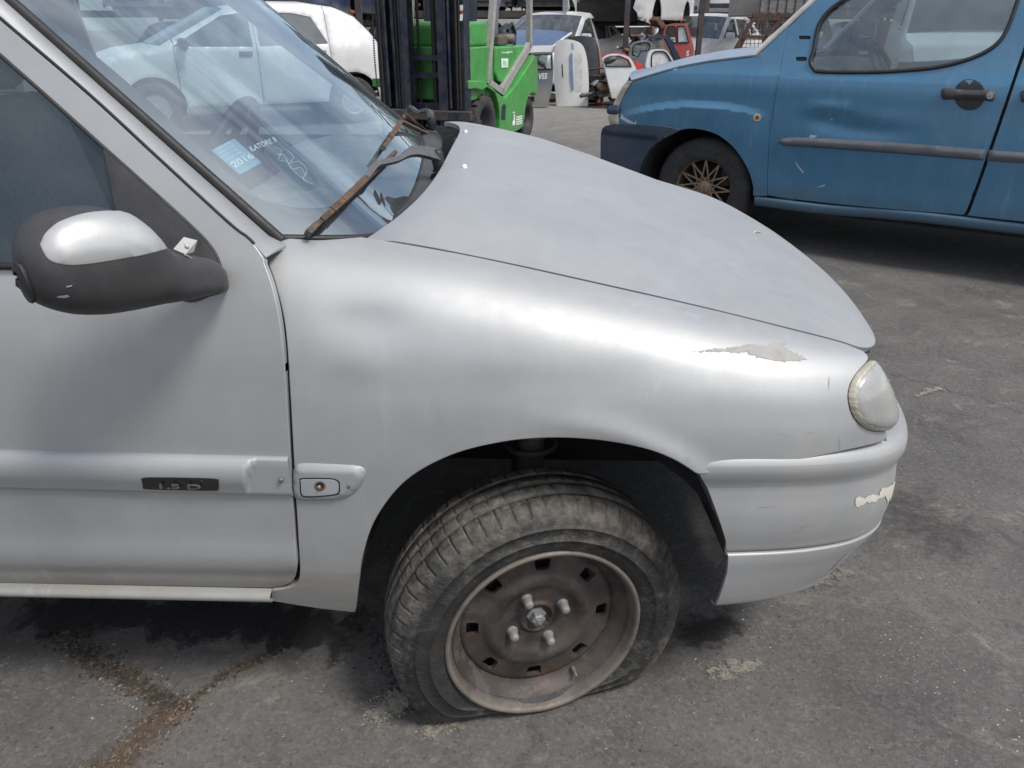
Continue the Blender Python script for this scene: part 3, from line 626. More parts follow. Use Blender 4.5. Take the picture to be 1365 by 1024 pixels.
gridsurf('roof', RF, M_SIL, car, thick=.006)
TG = [(-2.62, 1.325), (-2.74, 1.18), (-2.86, .95), (-2.93, .86)]; tgf = lambda L_, w0_=.0: np.array([[(x-.06*(1-w_**2), CW/2+w_*(CW/2-side_y(np.array([x]), np.array([z]))[0]-w0_), z) for w_ in ww] for x, z in L_])
gridsurf('rear_window', tgf(TG[:3], .03), M_SGL, car)
gridsurf('tailgate', tgf([(-2.86, .95), (-2.93, .86), (-2.95, .62), (-2.94, .52)]), M_SIL, car, thick=.005)
gridsurf('rear_bumper', tgf([(-2.95, .53), (-3.0, .50), (-3.0, .38), (-2.93, .28)]), M_SILB, car, thick=.005)
# windscreen: edges surveyed from the photo
gn0 = FR.at(372, 315, 1, .125); gn1 = FR.at(15, 0, 1, .203); gt = gn0+(gn1-gn0)*(1.335-gn0[2])/(gn1[2]-gn0[2])
gf0 = FR.at(532, 158, 1, CW-.125); gf1 = FR.at(330, 0, 1, CW-.203); gft = gf0+(gf1-gf0)*(1.335-gf0[2])/(gf1[2]-gf0[2])
def ws_rows():
    rows = []
    ys = [0, .35, 1.0, 1.65, 2.0]                    # across, in half widths
    c1, c2, c3 = FR.at(474, 315, 1, .19), FR.at(530, 281, 1, .42), FR.at(562, 215, 1, CW/2)
    B = [gn0, c1, c2, c3, np.array([c3[0]*.45+gf0[0]*.55+.03, CW-.42, c3[2]*.6+gf0[2]*.4]), gf0]
    T_ = [gt, np.array([-.893, .29, 1.35]), np.array([-.86, .44, 1.362]), np.array([-.835, CW/2, 1.368]), np.array([-.86, CW-.44, 1.362]), gft]
    return B, T_
B_, T_ = ws_rows(); WG = np.array([B_, [(b*.5+t*.5)+(.006*np.array([.7, 0, .7]) if 0 < i < 5 else 0) for i, (b, t) in enumerate(zip(B_, T_))], T_])
SW = Surf([0, .33, .66], [0, .085, .30, .69, 1.08, 1.38], WG, FR, (.6, 0, .8))
qa, qb = np.meshgrid(np.linspace(0, .66, 34), np.linspace(0, 1.38, 60), indexing='ij'); WQ = np.stack([qa.ravel(), qb.ravel()], 1)
gridsurf('windscreen', SW.pos(WQ).reshape(34, 60, 3), M_GLS, car)
fr_in = SW.px([(38, 0), (129, 73), (205, 138), (275, 202), (322, 243), (360, 271), (395, 284), (430, 285), (470, 263), (503, 228), (522, 192), (526, 168)])
def frit():
    k = np.linspace(0, 1, 40); inn = catmull(np.vstack([[[.66, fr_in[0][1]-.002]], fr_in]), 6); cu = np.r_[0, np.cumsum(np.linalg.norm(np.diff(inn, axis=0), axis=1))]
    outn = np.stack([np.interp(cu/cu[-1], [0, .55, 1], [.66, .004, .004]), np.interp(cu/cu[-1], [0, .55, 1], [.0, .0, inn[-1][1]])], 1)
    G_ = np.stack([SW.pos(outn)-SW.nrm(outn)*.004, SW.pos(inn)-SW.nrm(inn)*.004], 1)
    b = MB().grid(G_); 
    q = np.array([((.004, inn[-1][0])[a], b_) for a in (0, 1) for b_ in np.linspace(inn[-1][1], 1.30, 30)]); b.grid((SW.pos(q)-SW.nrm(q)*.004).reshape(2, 30, 3))
    q = np.array([(a, b_) for b_ in (1.29, 1.378) for a in np.linspace(.004, .655, 20)]); b.grid((SW.pos(q)-SW.nrm(q)*.0042).reshape(2, 20, 3))
    q = np.array([(a, b_) for a in (.60, .657) for b_ in np.linspace(.03, 1.34, 20)]); b.grid((SW.pos(q)-SW.nrm(q)*.0044).reshape(2, 20, 3))
    b.build('windscreen_border', M_FRIT, car)
frit()
rb = MB(); k = np.linspace(-.01, .66, 30); e0 = SW.pos(np.stack([k, np.full(30, -.002)], 1)); rb.tube(e0, .0085, 8)
kb = np.linspace(0, 1.38, 50); rb.tube(SW.pos(np.stack([np.full(50, -.004), kb], 1)), .006, 6); rb.tube(SW.pos(np.stack([k, np.full(30, 1.383)], 1)), .008, 8)
rb.build('windscreen_seal', M_RUB, car)
# A pillars: from the drip seam to the glass
pa = SD.px(catmull([(354, 343.5), (343, 331), (329, 317), (305, 298.5), (205, 206.5), (117, 125.5), (0, 25.5)], 6)); slope = (pa[-1]-pa[-2])/(pa[-1]-pa[-2])[1]; pa = np.vstack([pa, pa[-1]+slope*(1.33-pa[-1][1])])
A3 = SD.pos(pa)+(0, .002, 0); C3 = np.zeros_like(A3)
cl = np.r_[0, np.cumsum(np.linalg.norm(np.diff(A3, axis=0), axis=1))]; cl /= cl[-1]
s0 = gn0+(np.array([.016, -.002, -.012]))
for i, kk in enumerate(cl): C3[i] = (SW.pos(np.array([[max(0, (kk-.05)/.95)*.66, -.010]]))[0]) if kk > .05 else s0+(SW.pos(np.array([[0, -.01]]))[0]-s0)*kk/.05
PG = np.zeros((len(A3), 9, 3))
for j in range(9):
    t_ = j/8; b_ = math.sin(math.pi*t_)*.006; PG[:, j] = A3*(1-t_)+C3*t_+np.array([.3, -.75, .5])*b_
gridsurf('windscreen_pillar', PG, M_SIL, car, flip=False, mirror=CW, thick=.006)
dr = MB(); dr.tube(A3[8:]+(0.0, -.001, .002), .0022, 6); dr.build('drip_seam', M_RUB, car)
# cowl below the glass
HR = HB[0]; cu = np.linspace(0, 1, nv); g0 = SW.pos(np.stack([np.full(nv, .0), 1.38*(.085+.88*cu)], 1))
CG = np.stack([g0+(-.01, 0, -.004), g0+(.006, 0, .002), g0*.75+HR*.25+(0, 0, -.010), g0*.45+HR*.55+(0, 0, -.024), HR+(.012, 0, -.034)], 0)
cwl = gridsurf('cowl', catmull(CG, 5), M_BLK, car)
for yy in np.linspace(.62, 1.45, 34):
    i = np.argmin(np.abs(HR[:, 1]-yy)); p = g0[i]*.45+HR[i]*.55; q = g0[i]*.15+HR[i]*.85; MB().bar(p+(0, 0, -.013), q+(0, 0, -.013), .004, .006).build('vent_slat', M_RUB, cwl)
def text_px(name, s, sf, A, B, U, mat, parent, off=.001, shear=0., bold=0.0, ext=0.0006):
    """lettering laid on a surface: baseline A-B and letter height U measured in photo pixels"""
    V, Fc = text_mesh(s, 1.0, shear, .0, bold); V = V.copy(); lo, hi = V.min(0), V.max(0)
    A, B, U = (np.array(t, float) for t in (A, B, U)); t = (V[:, :2]-lo[:2])/(hi[:2]-lo[:2])
    P = A+t[:, :1]*(B-A)+t[:, 1:]*U; q = sf.px(P); p = sf.pos(q)+sf.nrm(q)*off
    f0 = Fc[0]; n = np.cross(p[f0[1]]-p[f0[0]], p[f0[2]]-p[f0[0]])
    if n @ sf.nrm(q[:1])[0] < 0: Fc = [t_[::-1] for t_ in Fc]
    return mesh(name, p, Fc, mat, parent, smooth=False)
# ---- front wheel, steered a little, flat tyre
def tyre_mat():
    t = NT('muddy_tyre'); ge = t.n('ShaderNodeSeparateXYZ'); t.l(t.co, ge.inputs[0]); x, y, z = ge.outputs
    r = t.math('SQRT', t.math('ADD', t.math('MULTIPLY', x, x), t.math('MULTIPLY', y, y)))
    n1 = t.noise(13, 7, .68); n2 = t.noise(60, 6, .7); n3 = t.noise(5, 4, .6)
    tread = t.ramp(r, .236, .262)
    rim_ = t.ramp(t.math('ABSOLUTE', t.math('SUBTRACT', r, .205)), .03, .0)
    m = t.math('ADD', t.math('MULTIPLY', tread, .30), t.math('MULTIPLY', t.ramp(n3, .4, .7), .35)); m = t.math('ADD', m, t.math('SUBTRACT', n1, .55)); m = t.math('ADD', m, t.math('MULTIPLY', t.math('SUBTRACT', n2, .5), 1.0))
    k = t.ramp(m, .12, .62)
    c = t.mix(k, t.mix(t.ramp(n1, .35, .7), (.014, .014, .014), (.034, .033, .031)), t.mix(t.ramp(n2, .35, .65), (.075, .067, .055), (.145, .130, .106)))
    c = t.mix(t.math('MULTIPLY', t.ramp(t.noise(30, 5, .7), .66, .74), t.ramp(tread, .3, .8)), c, (.15, .075, .035))
    return t.done(t.bsdf(base=c, rough=t.ramp(k, 0, 1, .55, .95), norm=t.bump(n2, .5, .004, t.bump(t.noise(26, 5, .7, dist=1.5), .5, .008, t.bump(t.noise(190, 3), .4, .0015)))))
def rim_mat():
    t = NT('rusty_rim'); ge = t.n('ShaderNodeSeparateXYZ'); t.l(t.co, ge.inputs[0]); x, y, z = ge.outputs
    n1 = t.noise(16, 6, .65); n2 = t.noise(70, 5, .7); n3 = t.noise(9, 5, .6)
    c = t.mix(t.ramp(n1, .33, .68), (.034, .029, .027), (.078, .064, .055)); c = t.mix(t.ramp(n3, .52, .72, 0, .7), c, (.14, .115, .092)); c = t.mix(t.math('MULTIPLY', t.ramp(n2, .6, .74), .6), c, (.20, .17, .145))
    c = t.mix(t.math('MULTIPLY', t.ramp(t.noise(14, 6, .7, dist=.8), .54, .62), .75), c, (.105, .092, .090)); c = t.mix(t.math('MULTIPLY', t.ramp(t.noise(21, 6, .7), .58, .66), .7), c, (.10, .055, .032)); c = t.mix(t.math('MULTIPLY', t.ramp(t.noise(33, 6, .7), .62, .70), .6), c, (.012, .011, .011))
    r = t.math('SQRT', t.math('ADD', t.math('MULTIPLY', x, x), t.math('MULTIPLY', y, y))); c = t.mix(t.math('MULTIPLY', t.ramp(r, .168, .178), t.ramp(n1, .3, .55, .35, .8)), c, (.19, .165, .14)); c = t.mix(t.ramp(r, .150, .120, 0, .35), c, (.022, .019, .018))
    return t.done(t.bsdf(base=c, rough=t.ramp(n2, .3, .7, .45, .75), metal=.25, norm=t.bump(n2, .3, .002)))
M_TYRE, M_RIM = tyre_mat(), rim_mat()
M_NUT = plain('grey_bolt', (.22, .22, .215), .6, .35, .25, 120, dust=(.3, .28, .24, .4))
ST_A = R(15.0); nw = np.array([math.sin(ST_A), -math.cos(ST_A), 0]); WC = np.array([.042, 1.148, .190])
wl_ = FR.local(WC); nl = nw @ FR.M; xl = np.cross([0, 0, 1], nl)
WM = Matrix(((xl[0], 0, nl[0], wl_[0]), (xl[1], 0, nl[1], wl_[1]), (xl[2], 1, nl[2], wl_[2]), (0, 0, 0, 1)))
wheel = holder('front_wheel', car, WM); wheel['label'] = 'rusty steel wheel with a flat muddy tyre'
def tyre(name, parent, mat, flat=.190, n=720, R0=.282):
    prof = [(.168, -.058), (.176, -.064), (.190, -.074), (.212, -.083), (.232, -.084), (.250, -.079), (.262, -.071), (.270, -.0655), (.2765, -.060), (.2785, -.053), (.2795, -.040), (.2795, -.0365), (.272, -.0355), (.272, -.0300), (.2800, -.0290),
            (.2818, -.012), (.2818, -.0045), (.273, -.0035), (.273, .0025), (.2818, .0035), (.2818, .011), (.2800, .0280), (.272, .0290), (.272, .0345), (.2795, .0355), (.2790, .042), (.2785, .049), (.2765, .055), (.273, .0605), (.2685, .0650), (.2640, .0690),
            (.2600, .0715), (.2585, .0735), (.254, .0765), (.247, .0795), (.2405, .0815), (.2400, .0832), (.2385, .0832), (.238, .0822), (.228, .0840), (.216, .0838), (.2155, .0850), (.214, .0850), (.2135, .0834), (.204, .0810), (.1945, .0765), (.1880, .0720), (.1835, .069), (.176, .064), (.168, .058)]
    a = np.linspace(0, 2*math.pi, n, endpoint=False); V = np.zeros((len(prof), n, 3)); per = n//60
    sip = np.isin(np.arange(n) % per, [0]); sip2 = np.isin((np.arange(n)+per//2) % per, [0])
    for i, (r, h) in enumerate(prof):
        rr = np.full(n, r)
        if h > .0365 and r > .2625 and h < .0695 and i > 20: rr = np.where(sip, r-.0075, rr)
        elif h < -.0375 and r > .272: rr = np.where(sip2, r-.0055, rr)
        elif r > .2812: rr = np.where(np.roll(sip, 2), r-.003, rr)
        V[i, :, 0] = rr*np.cos(a); V[i, :, 1] = rr*np.sin(a); V[i, :, 2] = h
    if flat:
        ph = np.arctan2(V[..., 0], -V[..., 1]); rr = np.hypot(V[..., 0], V[..., 1]); gd = (flat-.002)/np.maximum(np.cos(ph), .05); gd = np.where(np.cos(ph) > 0, gd, 9)
        lim = -np.log(np.exp(-np.minimum(gd, 3)*70)+np.exp(-R0*70))/70; lim = np.where(np.cos(ph) > 0, np.minimum(lim+.0015, R0), R0)
        s = np.clip((lim-.166)/(R0-.166), .05, 1); r2 = .166+(rr-.166)*s
        sq = np.exp(-(ph/.75)**2); midw = np.clip(1-np.abs(rr-.222)/.062, 0, 1)
        V[..., 2] += np.sign(V[..., 2])*np.exp(-((np.abs(ph)-.95)/.42)**2)*midw*.004-np.sign(V[..., 2])*np.exp(-(ph/1.1)**4)*np.clip(np.abs(V[..., 2])-.052, 0, 1)*.55*(flat < .2)
        V[..., 2] += .007*np.sin(ph*3+.7)*midw*np.clip(1-sq, 0, 1)*.6
        V[..., 0] *= r2/rr; V[..., 1] *= r2/rr; V[..., 1] = np.maximum(V[..., 1], -flat+.0015)
    m = len(prof); Fc = [(i*n+k, i*n+(k+1) % n, (i+1)*n+(k+1) % n, (i+1)*n+k) for i in range(m-1) for k in range(n)]
    return mesh(name, V.reshape(-1, 3), [f[::-1] for f in Fc], mat, parent)
tyre('tyre', wheel, M_TYRE)
def steel_rim(parent, rimmat):
    b = MB().lathe([(.166, -.058), (.178, -.066), (.1825, -.068), (.180, -.060), (.166, -.050), (.152, -.03), (.150, .010), (.148, .010), (.149, .0245), (.157, .0400), (.1665, .052), (.169, .0575), (.1725, .0625), (.1750, .0680), (.1770, .0735), (.1805, .0765), (.1845, .0760), (.1865, .0725), (.1855, .0670), (.178, .060)], 128)
    rim = b.build('rim', rimmat, parent)
    hp = lambda r: np.interp(r, [0, .020, .026, .0275, .031, .0335, .036, .043, .060, .070, .080, .092, .100, .108, .128, .140, .1465, .1505], [.030, .030, .031, .0385, .0395, .038, .0345, .034, .035, .038, .0455, .0490, .0480, .0440, .0425, .0420, .0405, .036])
    ang = np.linspace(0, 2*math.pi, 120, endpoint=False); P = np.stack([.1505*np.cos(ang), .1505*np.sin(ang)], 1); H = []
    for k in range(8):
        c, s_ = math.cos(R(45*k+87)), math.sin(R(45*k+87)); loc = rpoly(-.0115, -.0145, .0115, .0145, .005, 3); loc[:, 1] *= 1+.12*loc[:, 0]/.0115
        H.append(np.stack([(.1265+loc[:, 0])*c-loc[:, 1]*s_, (.1265+loc[:, 0])*s_+loc[:, 1]*c], 1))
    dz_ = -.015
    rings = [(r*math.cos(t), r*math.sin(t)) for r in (.0245, .027, .029, .032, .0345, .037) for t in np.linspace(0, 2*math.pi, 40, endpoint=False)]
    v, f = cdt(P, .0055, H, extra=np.array(rings)); r = np.hypot(v[:, 0], v[:, 1]); z = hp(r)
    th = np.arctan2(v[:, 1], v[:, 0])
    for k in range(4):
        a0 = R(24+90*k); d = np.hypot(v[:, 0]-.054*math.cos(a0), v[:, 1]-.054*math.sin(a0)); z = z+.003*np.clip(1-d/.018, 0, 1)**.5
    z = z+.0035*np.clip(1-np.abs(r-.088)/.02, 0, 1)*np.cos(4*(th-R(24)))
    z = z+dz_; A = np.column_stack([v, z]); F_ = [t if np.cross(A[t[1]]-A[t[0]], A[t[2]]-A[t[0]])[2] > 0 else t[::-1] for t in f]
    for h in H:                                             # thickness round each opening
        b0 = len(A); hz = hp(np.hypot(h[:, 0], h[:, 1]))+dz_; m = len(h)
        A = np.vstack([A, np.column_stack([h, hz]), np.column_stack([h*.995, hz-.009])]); F_ += [(b0+i, b0+m+i, b0+m+(i+1) % m, b0+(i+1) % m) for i in range(m)]
    mesh('wheel_disc', A, F_, rimmat, parent)
    return rim
steel_rim(wheel, M_RIM)
bb = MB().lathe([(.0002, .0245), (.0045, .0242), (.0072, .0225), (.0088, .0195), (.0090, .009), (.0094, .007), (.0110, .003), (.012, -.003)], 12, smooth=True)
b0 = None
for k in range(4):
    a0 = R(24+90*k); M = Matrix.Translation((.054*math.cos(a0), .054*math.sin(a0), .0215)) @ Matrix.Rotation(.4*k, 4, 'Z')
    if b0 is None: b0 = bb.build('wheel_bolt', M_NUT, wheel); o = b0
    else: o = b0.copy(); link(o)
    o.parent = wheel; o.matrix_local = M
MB().lathe([(.0002, .036), (.005, .036), (.006, .034), (.0105, .0335), (.0130, .031), (.0135, .024), (.0135, .018), (.019, .017), (.021, .013)], 6, smooth=False).build('axle_nut', M_NUT, wheel)
MB().lathe([(.0002, .060), (.0028, .060), (.003, .050), (.0045, .044), (.0045, .036)], 10).build('valve', plain('valve_rubber', (.12, .115, .10), .7), wheel, xf=Matrix.Translation((.150*math.cos(R(-62)), .150*math.sin(R(-62)), -.002)))
br = MB().lathe([(.02, -.01), (.10, -.01), (.125, -.012), (.125, -.03), (.06, -.035), (.05, -.08), (.02, -.09)], 40); br.build('brake_drum', plain('rusty_iron', (.07, .045, .03), .85, .2, .4, 40), wheel)
for yy, xx in ((CW-.10, 0.), (.12, -2.385), (CW-.12, -2.385)):     # the other three wheels, straight
    h = holder('rear_wheel' if xx < -1 else 'front_wheel', car, Matrix.Translation((xx, yy, .262)) @ Matrix.Rotation(R(90) if yy < .5 else R(-90), 4, 'X'))
    tyre('tyre', h, M_TYRE, flat=.262, n=120); MB().lathe([(.02, .04), (.06, .04), (.10, .05), (.15, .04), (.17, .06), (.1835, .07), (.183, .06)], 40).build('rim', M_RIM, h)
# ---- wheel house, floor pan, engine bay, strut
lb = MB(); th = np.linspace(R(12), R(171), 30)
for r0, y0, r1, y1 in ((.405, .036, .400, .10), (.400, .10, .385, .42),):
    lb.grid(np.array([[(r_*math.cos(a)*(.86 if math.cos(a) < 0 else .90), y_, max(.205+r_*math.sin(a), .265)) for r_, y_ in ((r0, y0), ((r0+r1)/2, (y0+y1)/2), (r1, y1))] for a in th]))
lb.build('wheel_arch_liner', M_LINER, car)
lb2 = MB(); lb2.grid(np.array([[(r_*math.cos(a)*.95, CW-y_, max(.205+r_*math.sin(a), .265)) for r_, y_ in ((.40, .02), (.39, .42))] for a in th])); lb2.build('wheel_arch_liner', M_LINER, car)
pl = segs([(.322, .285), (.332, .34), (.336, .40), (.328, .47), (.308, .53), (.285, .57)], [(.285, .57), (.33, .57)], [(.33, .57), (.40, .50), (.42, .40), (.40, .31)], [(.40, .31), (.322, .285)])
ub = MB()
ub.box((-1.35, CW/2, .262), (1.9, 1.46, .03)); ub.box((-.40, CW/2, .55), (.03, 1.40, .60)); ub.box((.05, CW/2, .33), (.62, .72, .04)); ub.box((-.02, .46, .50), (.70, .03, .38)); ub.box((-.02, CW-.46, .50), (.70, .03, .38)); ub.box((-.02, .27, .665), (.52, .34, .02))
ub.box((.52, CW/2, .42), (.03, 1.1, .36)); ub.box((-2.5, CW/2, .40), (.75, 1.1, .03)); ub.box((-.435, .075, .56), (.02, .09, .50)); ub.box((-.435, CW-.075, .56), (.02, .09, .50))
ub.box((-.05, CW/2, .70), (.50, .8, .05)); ub.build('floor_pan', M_DARK, car)
sb = MB(); sb.tube([(-.02, .30, .28), (-.02, .36, .66)], .028, 12); sb.tube([(-.03, .26, .20), (-.05, .55, .24)], .02, 8)
for k in range(6): sb.lathe([(.05, -.006), (.058, 0), (.05, .006)], 20, M=Matrix.Translation((-.02, .325+.006*k, .42+.035*k)))
sb.build('suspension_strut', plain('dirty_steel', (.09, .08, .07), .7, .3, .4, 30), car)
# ---- door mirror
MS = [(x_+6*(1 if x_ < 250 else .0), a_, b_, c_, d_) for x_, a_, b_, c_, d_ in [(298, 356, 386, .030, .014), (285, 346, 390, -.004, .026), (262, 341, 393.5, -.03, .034), (222, 330, 399, -.062, .045), (185, 291, 404.5, -.088, .053), (150, 278.5, 411, -.110, .057), (100, 276.5, 416.5, -.142, .060), (60, 290, 414, -.168, .058), (35, 312, 406, -.185, .046), (23, 338, 395, -.194, .026), (20, 362, 374, -.196, .008)]]
Pm = []; axd = np.array([.74, -.67, 0])
angs = np.linspace(R(-130), R(130), 27)
full = np.linspace(-math.pi, math.pi, 49)
def mcs(x, yt, yb, y, th_, A_):
    a, b = FR.at(x, yt, 1, y), FR.at(x, yb, 1, y); c = (a+b)/2; hh = (a[2]-b[2])/2; e = 2.5
    return [c+np.array([0, 0, 1])*hh*np.sign(math.sin(t))*abs(math.sin(t))**(2/e)+axd*th_*np.sign(math.cos(t))*abs(math.cos(t))**(2/e)-axd*.0 for t in A_]
CP = np.array([mcs(*m, full) for m in MS]); mu = np.r_[0, np.cumsum(np.linalg.norm(np.diff(CP[:, 24], axis=0), axis=1))]; mu_f = np.linspace(0, mu[-1], 60)
MGd = np.einsum('ni,ijk->njk', hermite(mu, mu_f), CP)
mir = gridsurf('door_mirror', MGd, M_BLK, car)
SMi = Surf(mu, angs*.07, np.array([mcs(*m, angs) for m in MS]), FR, (.5, -.8, .2))
cap = segs([(55, 326), (62, 312), (78, 298), (100, 289), (125, 283.5), (152, 282.5), (175, 288), (195, 300.5), (210, 315), (221.5, 331)], [(221.5, 331), (190, 339), (150, 346), (115, 351), (88, 352), (66, 345), (55, 326)])
cq = SMi.px(cap)
M_CAP = paint('mirror_cap_paint', (.46, .465, .46), metal=.5, rough=.52, coat=.05, dz=(.0, .01), dust=.2)
panel('mirror_cap', SMi, cq, M_CAP, mir, sp=.010, off=.0012, flange=.006, pillow=(.006, .0025))
panel('chip', SMi, SMi.px([(78, 394), (90, 392.5), (93, 395), (86, 397), (75, 395.5)]), M_REPW, mir, sp=.05, off=.001, flange=0)
panel('chip', SMi, SMi.px([(88, 381), (96, 379.5), (96, 381.5), (89, 383)]), M_REPW, mir, sp=.05, off=.001, flange=0)
panel('rim_clip', SMi, SMi.px([(18.5+4, 366), (24, 360), (26, 384), (21, 385)]), M_RUB, mir, sp=.05, off=.004, flange=.004)
bp = [np.array(FR.at(x, y, 1, d)) for x, y, d in ((231, 332, -.068), (245, 316, -.050), (263, 320.5, -.040), (258, 336, -.046), (247, 339, -.060))]
b = MB(); n_ = np.array([.3, -.8, .5])*.002; b.add(bp+[p-n_ for p in bp], [(0, 1, 2, 3, 4), (9, 8, 7, 6, 5)]+[(i, 5+i, 5+(i+1) % 5, (i+1) % 5) for i in range(5)]); b.lathe([(0, .003), (.003, .002), (.004, 0)], 10, M=Matrix.Translation(np.mean(bp, 0)-n_*-.4) @ Matrix.Rotation(R(65), 4, 'X'))
b.tube([bp[4]+(0, -.002, 0), FR.at(267, 350, 1, -.035)], .0012, 5); b.build('loose_bracket', plain('grey_bracket', (.42, .42, .40), .5, .3), mir)
# ---- wipers
M_WARM = plain('wiper_arm_grey', (.11, .11, .115), .45, .2, .15, 60); M_WRUST = plain('rusty_blade', (.075, .046, .03), .8, .1, .6, 60, dust=(.17, .10, .06, .6)); M_FLUFF = plain('worn_rubber', (.07, .068, .06), .9, 0, .5, 200)
def on_ws(pts, off): 
    q = SW.px(pts, off); return SW.pos(q)+SW.nrm(q)*off
def blade(pa, pb, arm, head, name_lab):
    w = holder('windscreen_wiper', car); w['label'] = name_lab
    P = on_ws([tuple(np.array(pa)+(np.array(pb)-pa)*t) for t in np.linspace(0, 1, 9)], .022); n = SW.nrm(SW.px([pa], .02))[0]
    ax = (P[-1]-P[0])/np.linalg.norm(P[-1]-P[0])
    b = MB()
    for i in range(8):
        wd = .007+.004*math.sin(math.pi*(i+.5)/8); b.bar(P[i]-ax*.002, P[i+1]+ax*.002, wd, .006+.004*math.sin(math.pi*(i+.5)/8), up=n)
    for t in (.22, .5, .52, .8):
        p = P[0]+(P[-1]-P[0])*t; b.bar(p-ax*.005, p+ax*.005, .012, .013, up=n)
    b.build('blade_frame', M_WRUST, w)
    b = MB(); b.bar(P[0]-n*.010-ax*.012, P[-1]-n*.012, .006, .016, up=n); b.bar(P[0]-ax*.02, P[0]+ax*.025, .010, .010, up=n); b.build('blade_rubber', M_FLUFF, w)
    y1 = P[5 if len(arm) > 7 else 7][1]; m_ = len(arm); Q = np.array([FR.at(p[0], p[1], 1, head[2]+(y1-head[2])*(i/(m_-1))) for i, (p, o_) in enumerate(arm)]); Q = catmull(Q, 4)+n*.012; wd = head[1]+(head[0]-head[1])*np.clip(1-np.linspace(0, 1, len(Q)-1)/.35, 0, 1)**.7
    b = MB()
    for i in range(len(Q)-1): b.bar(Q[i], Q[i+1]+(Q[i+1]-Q[i])*.06, wd[i], .009, up=n)
    b.build('wiper_arm', M_WARM, w)
    b = MB(); r_ = Q[0]; b.lathe([(0, .012), (.008, .012), (.012, .006), (.014, -.012), (.010, -.03)], 14, M=Matrix.Translation(r_)); b.build('pivot', M_RUB, w)
    return w
blade((416, 306), (527, 203), [((581, 211), .022), ((560, 207), .028), ((544, 208), .034), ((528, 217), .036), ((508, 222), .036), ((498, 226), .036), ((488, 239), .034), ((474, 254), .032)], (.030, .011, .66), 'near wiper with a rust brown blade')
blade((512, 196), (541, 152), [((572, 162), .020), ((569, 152), .035), ((561, 152), .04), ((553, 153), .036), ((545, 147), .036), ((541, 152), .032), ((530, 168), .030)], (.034, .012, 1.36), 'far wiper with a grey worn blade')
# ---- stickers on the inside of the glass
M_STK = plain('blue_sticker', (.20, .36, .46), .8, dust=(.36, .43, .46, .6)); M_STW = plain('white_print', (.75, .78, .78), .6); M_DEC = plain('dark_decal', (.05, .07, .08), .6)
sk = panel('sticker', SW, SW.px(resample(np.array([(282, 199), (312.5, 183), (349.5, 215), (320, 231.5)]), 8)), M_STK, car, sp=.03, off=-.003, flange=0, label='square light blue sticker printed 2016')
text_px('lettering', '2016', SW, (313, 223), (340, 209), (-6.5, -6.5), M_STW, sk, -.0022, bold=.02)
for k in range(5): a = np.array([288+5*k, 200+4.2*k]); text_px('lettering', ('COMUNE', 'AUTORIZZ', 'SOSTA', 'ZONA', 'ANNO')[k], SW, a, a+(20, -10.5), (-2., -1.8), M_STW, sk, -.0022)
dc = panel('decal', SW, SW.px(segs([(362, 189), (372, 186), (380, 188), (398, 204), (419, 230), (427, 246)], [(427, 246), (416, 252), (404, 254)], [(404, 254), (382, 233), (353, 202), (362, 189)])), M_DEC, car, sp=.03, off=-.003, flange=0, label='dark decal with looping white lines')
text_px('lettering', 'ILATORE B', SW, (336, 201), (371, 187), (-4, -6.5), M_STW, dc, -.0022, bold=.015)
for c_ in ([(366, 194), (376, 200), (372, 212), (384, 214), (390, 224), (402, 222), (408, 232)], [(370, 204), (380, 206), (386, 218), (396, 230), (410, 240)], [(384, 198), (392, 208), (388, 216), (400, 214), (410, 226), (405, 238), (418, 244)]):
    q = SW.px(catmull(c_, 5)); MB().tube(SW.pos(q)-SW.nrm(q)*.0026, .0006, 4).build('drawn_line', M_STW, dc)
# ---- cabin
M_DASH = plain('dusty_dashboard', (.16, .155, .145), .8, 0, .2, 20, dust=(.30, .29, .26, .5)); M_CAB = plain('grey_cabin_trim', (.10, .105, .11), .8, 0, .2, 10); M_SEAT = plain('grey_seat_cloth', (.17, .19, .21), .95, 0, .2, 60); M_WHEELR = plain('steering_wheel_rubber', (.02, .022, .025), .5)
dy = np.linspace(0, 1, 40); dp_ = [(-.33, .860), (-.42, .880), (-.58, .885), (-.66, .862), (-.70, .80), (-.72, .68), (-.66, .55)]
e_d = [.24, .19, .13, .10, .10, .10, .10]
DG = np.array([[(x-.03*math.exp(-((y-1.17)/.2)**2)*(i > 2), y, z+.035*math.exp(-((y-1.17)/.17)**4)*(1 if i in (2, 3) else 0)) for y in (e_d[i]+dy*(CW-2*e_d[i]))] for i, (x, z) in enumerate(dp_)])
gridsurf('dashboard', DG, M_DASH, car)
sw = holder('steering_wheel', car, Matrix.Translation((-.90, 1.17, .845)) @ Matrix.Rotation(R(-62), 4, 'Y'))
t_ = np.linspace(0, 2*math.pi, 41); MB().tube(np.stack([.185*np.cos(t_), .185*np.sin(t_), 0*t_], 1), .016, 10, caps=False).build('wheel_ring', M_WHEELR, sw)
b = MB().lathe([(0, .01), (.06, .008), (.075, -.01), (.07, -.05), (.03, -.12)], 24)
for a in (0, 2.1, -2.1): b.bar((.05*math.cos(a), .05*math.sin(a), 0), (.18*math.cos(a), .18*math.sin(a), 0), .03, .015)
b.build('wheel_hub', M_WHEELR, sw)
def seat(y, x=-1.25):
    s_ = holder('seat', car, Matrix.Translation((x, y, 0)))
    MB().box((.12, 0, .47), (.52, .48, .16), bev=.06).build('seat_cushion', M_SEAT, s_)
    MB().box((-.20, 0, .74), (.14, .46, .58), rot=Matrix.Rotation(R(-14), 3, 'Y'), bev=.06).build('seat_back', M_SEAT, s_)
    MB().box((-.29, 0, 1.12), (.09, .27, .17), rot=Matrix.Rotation(R(-10), 3, 'Y'), bev=.035).build('headrest', M_SEAT, s_)
seat(.45); seat(1.17)
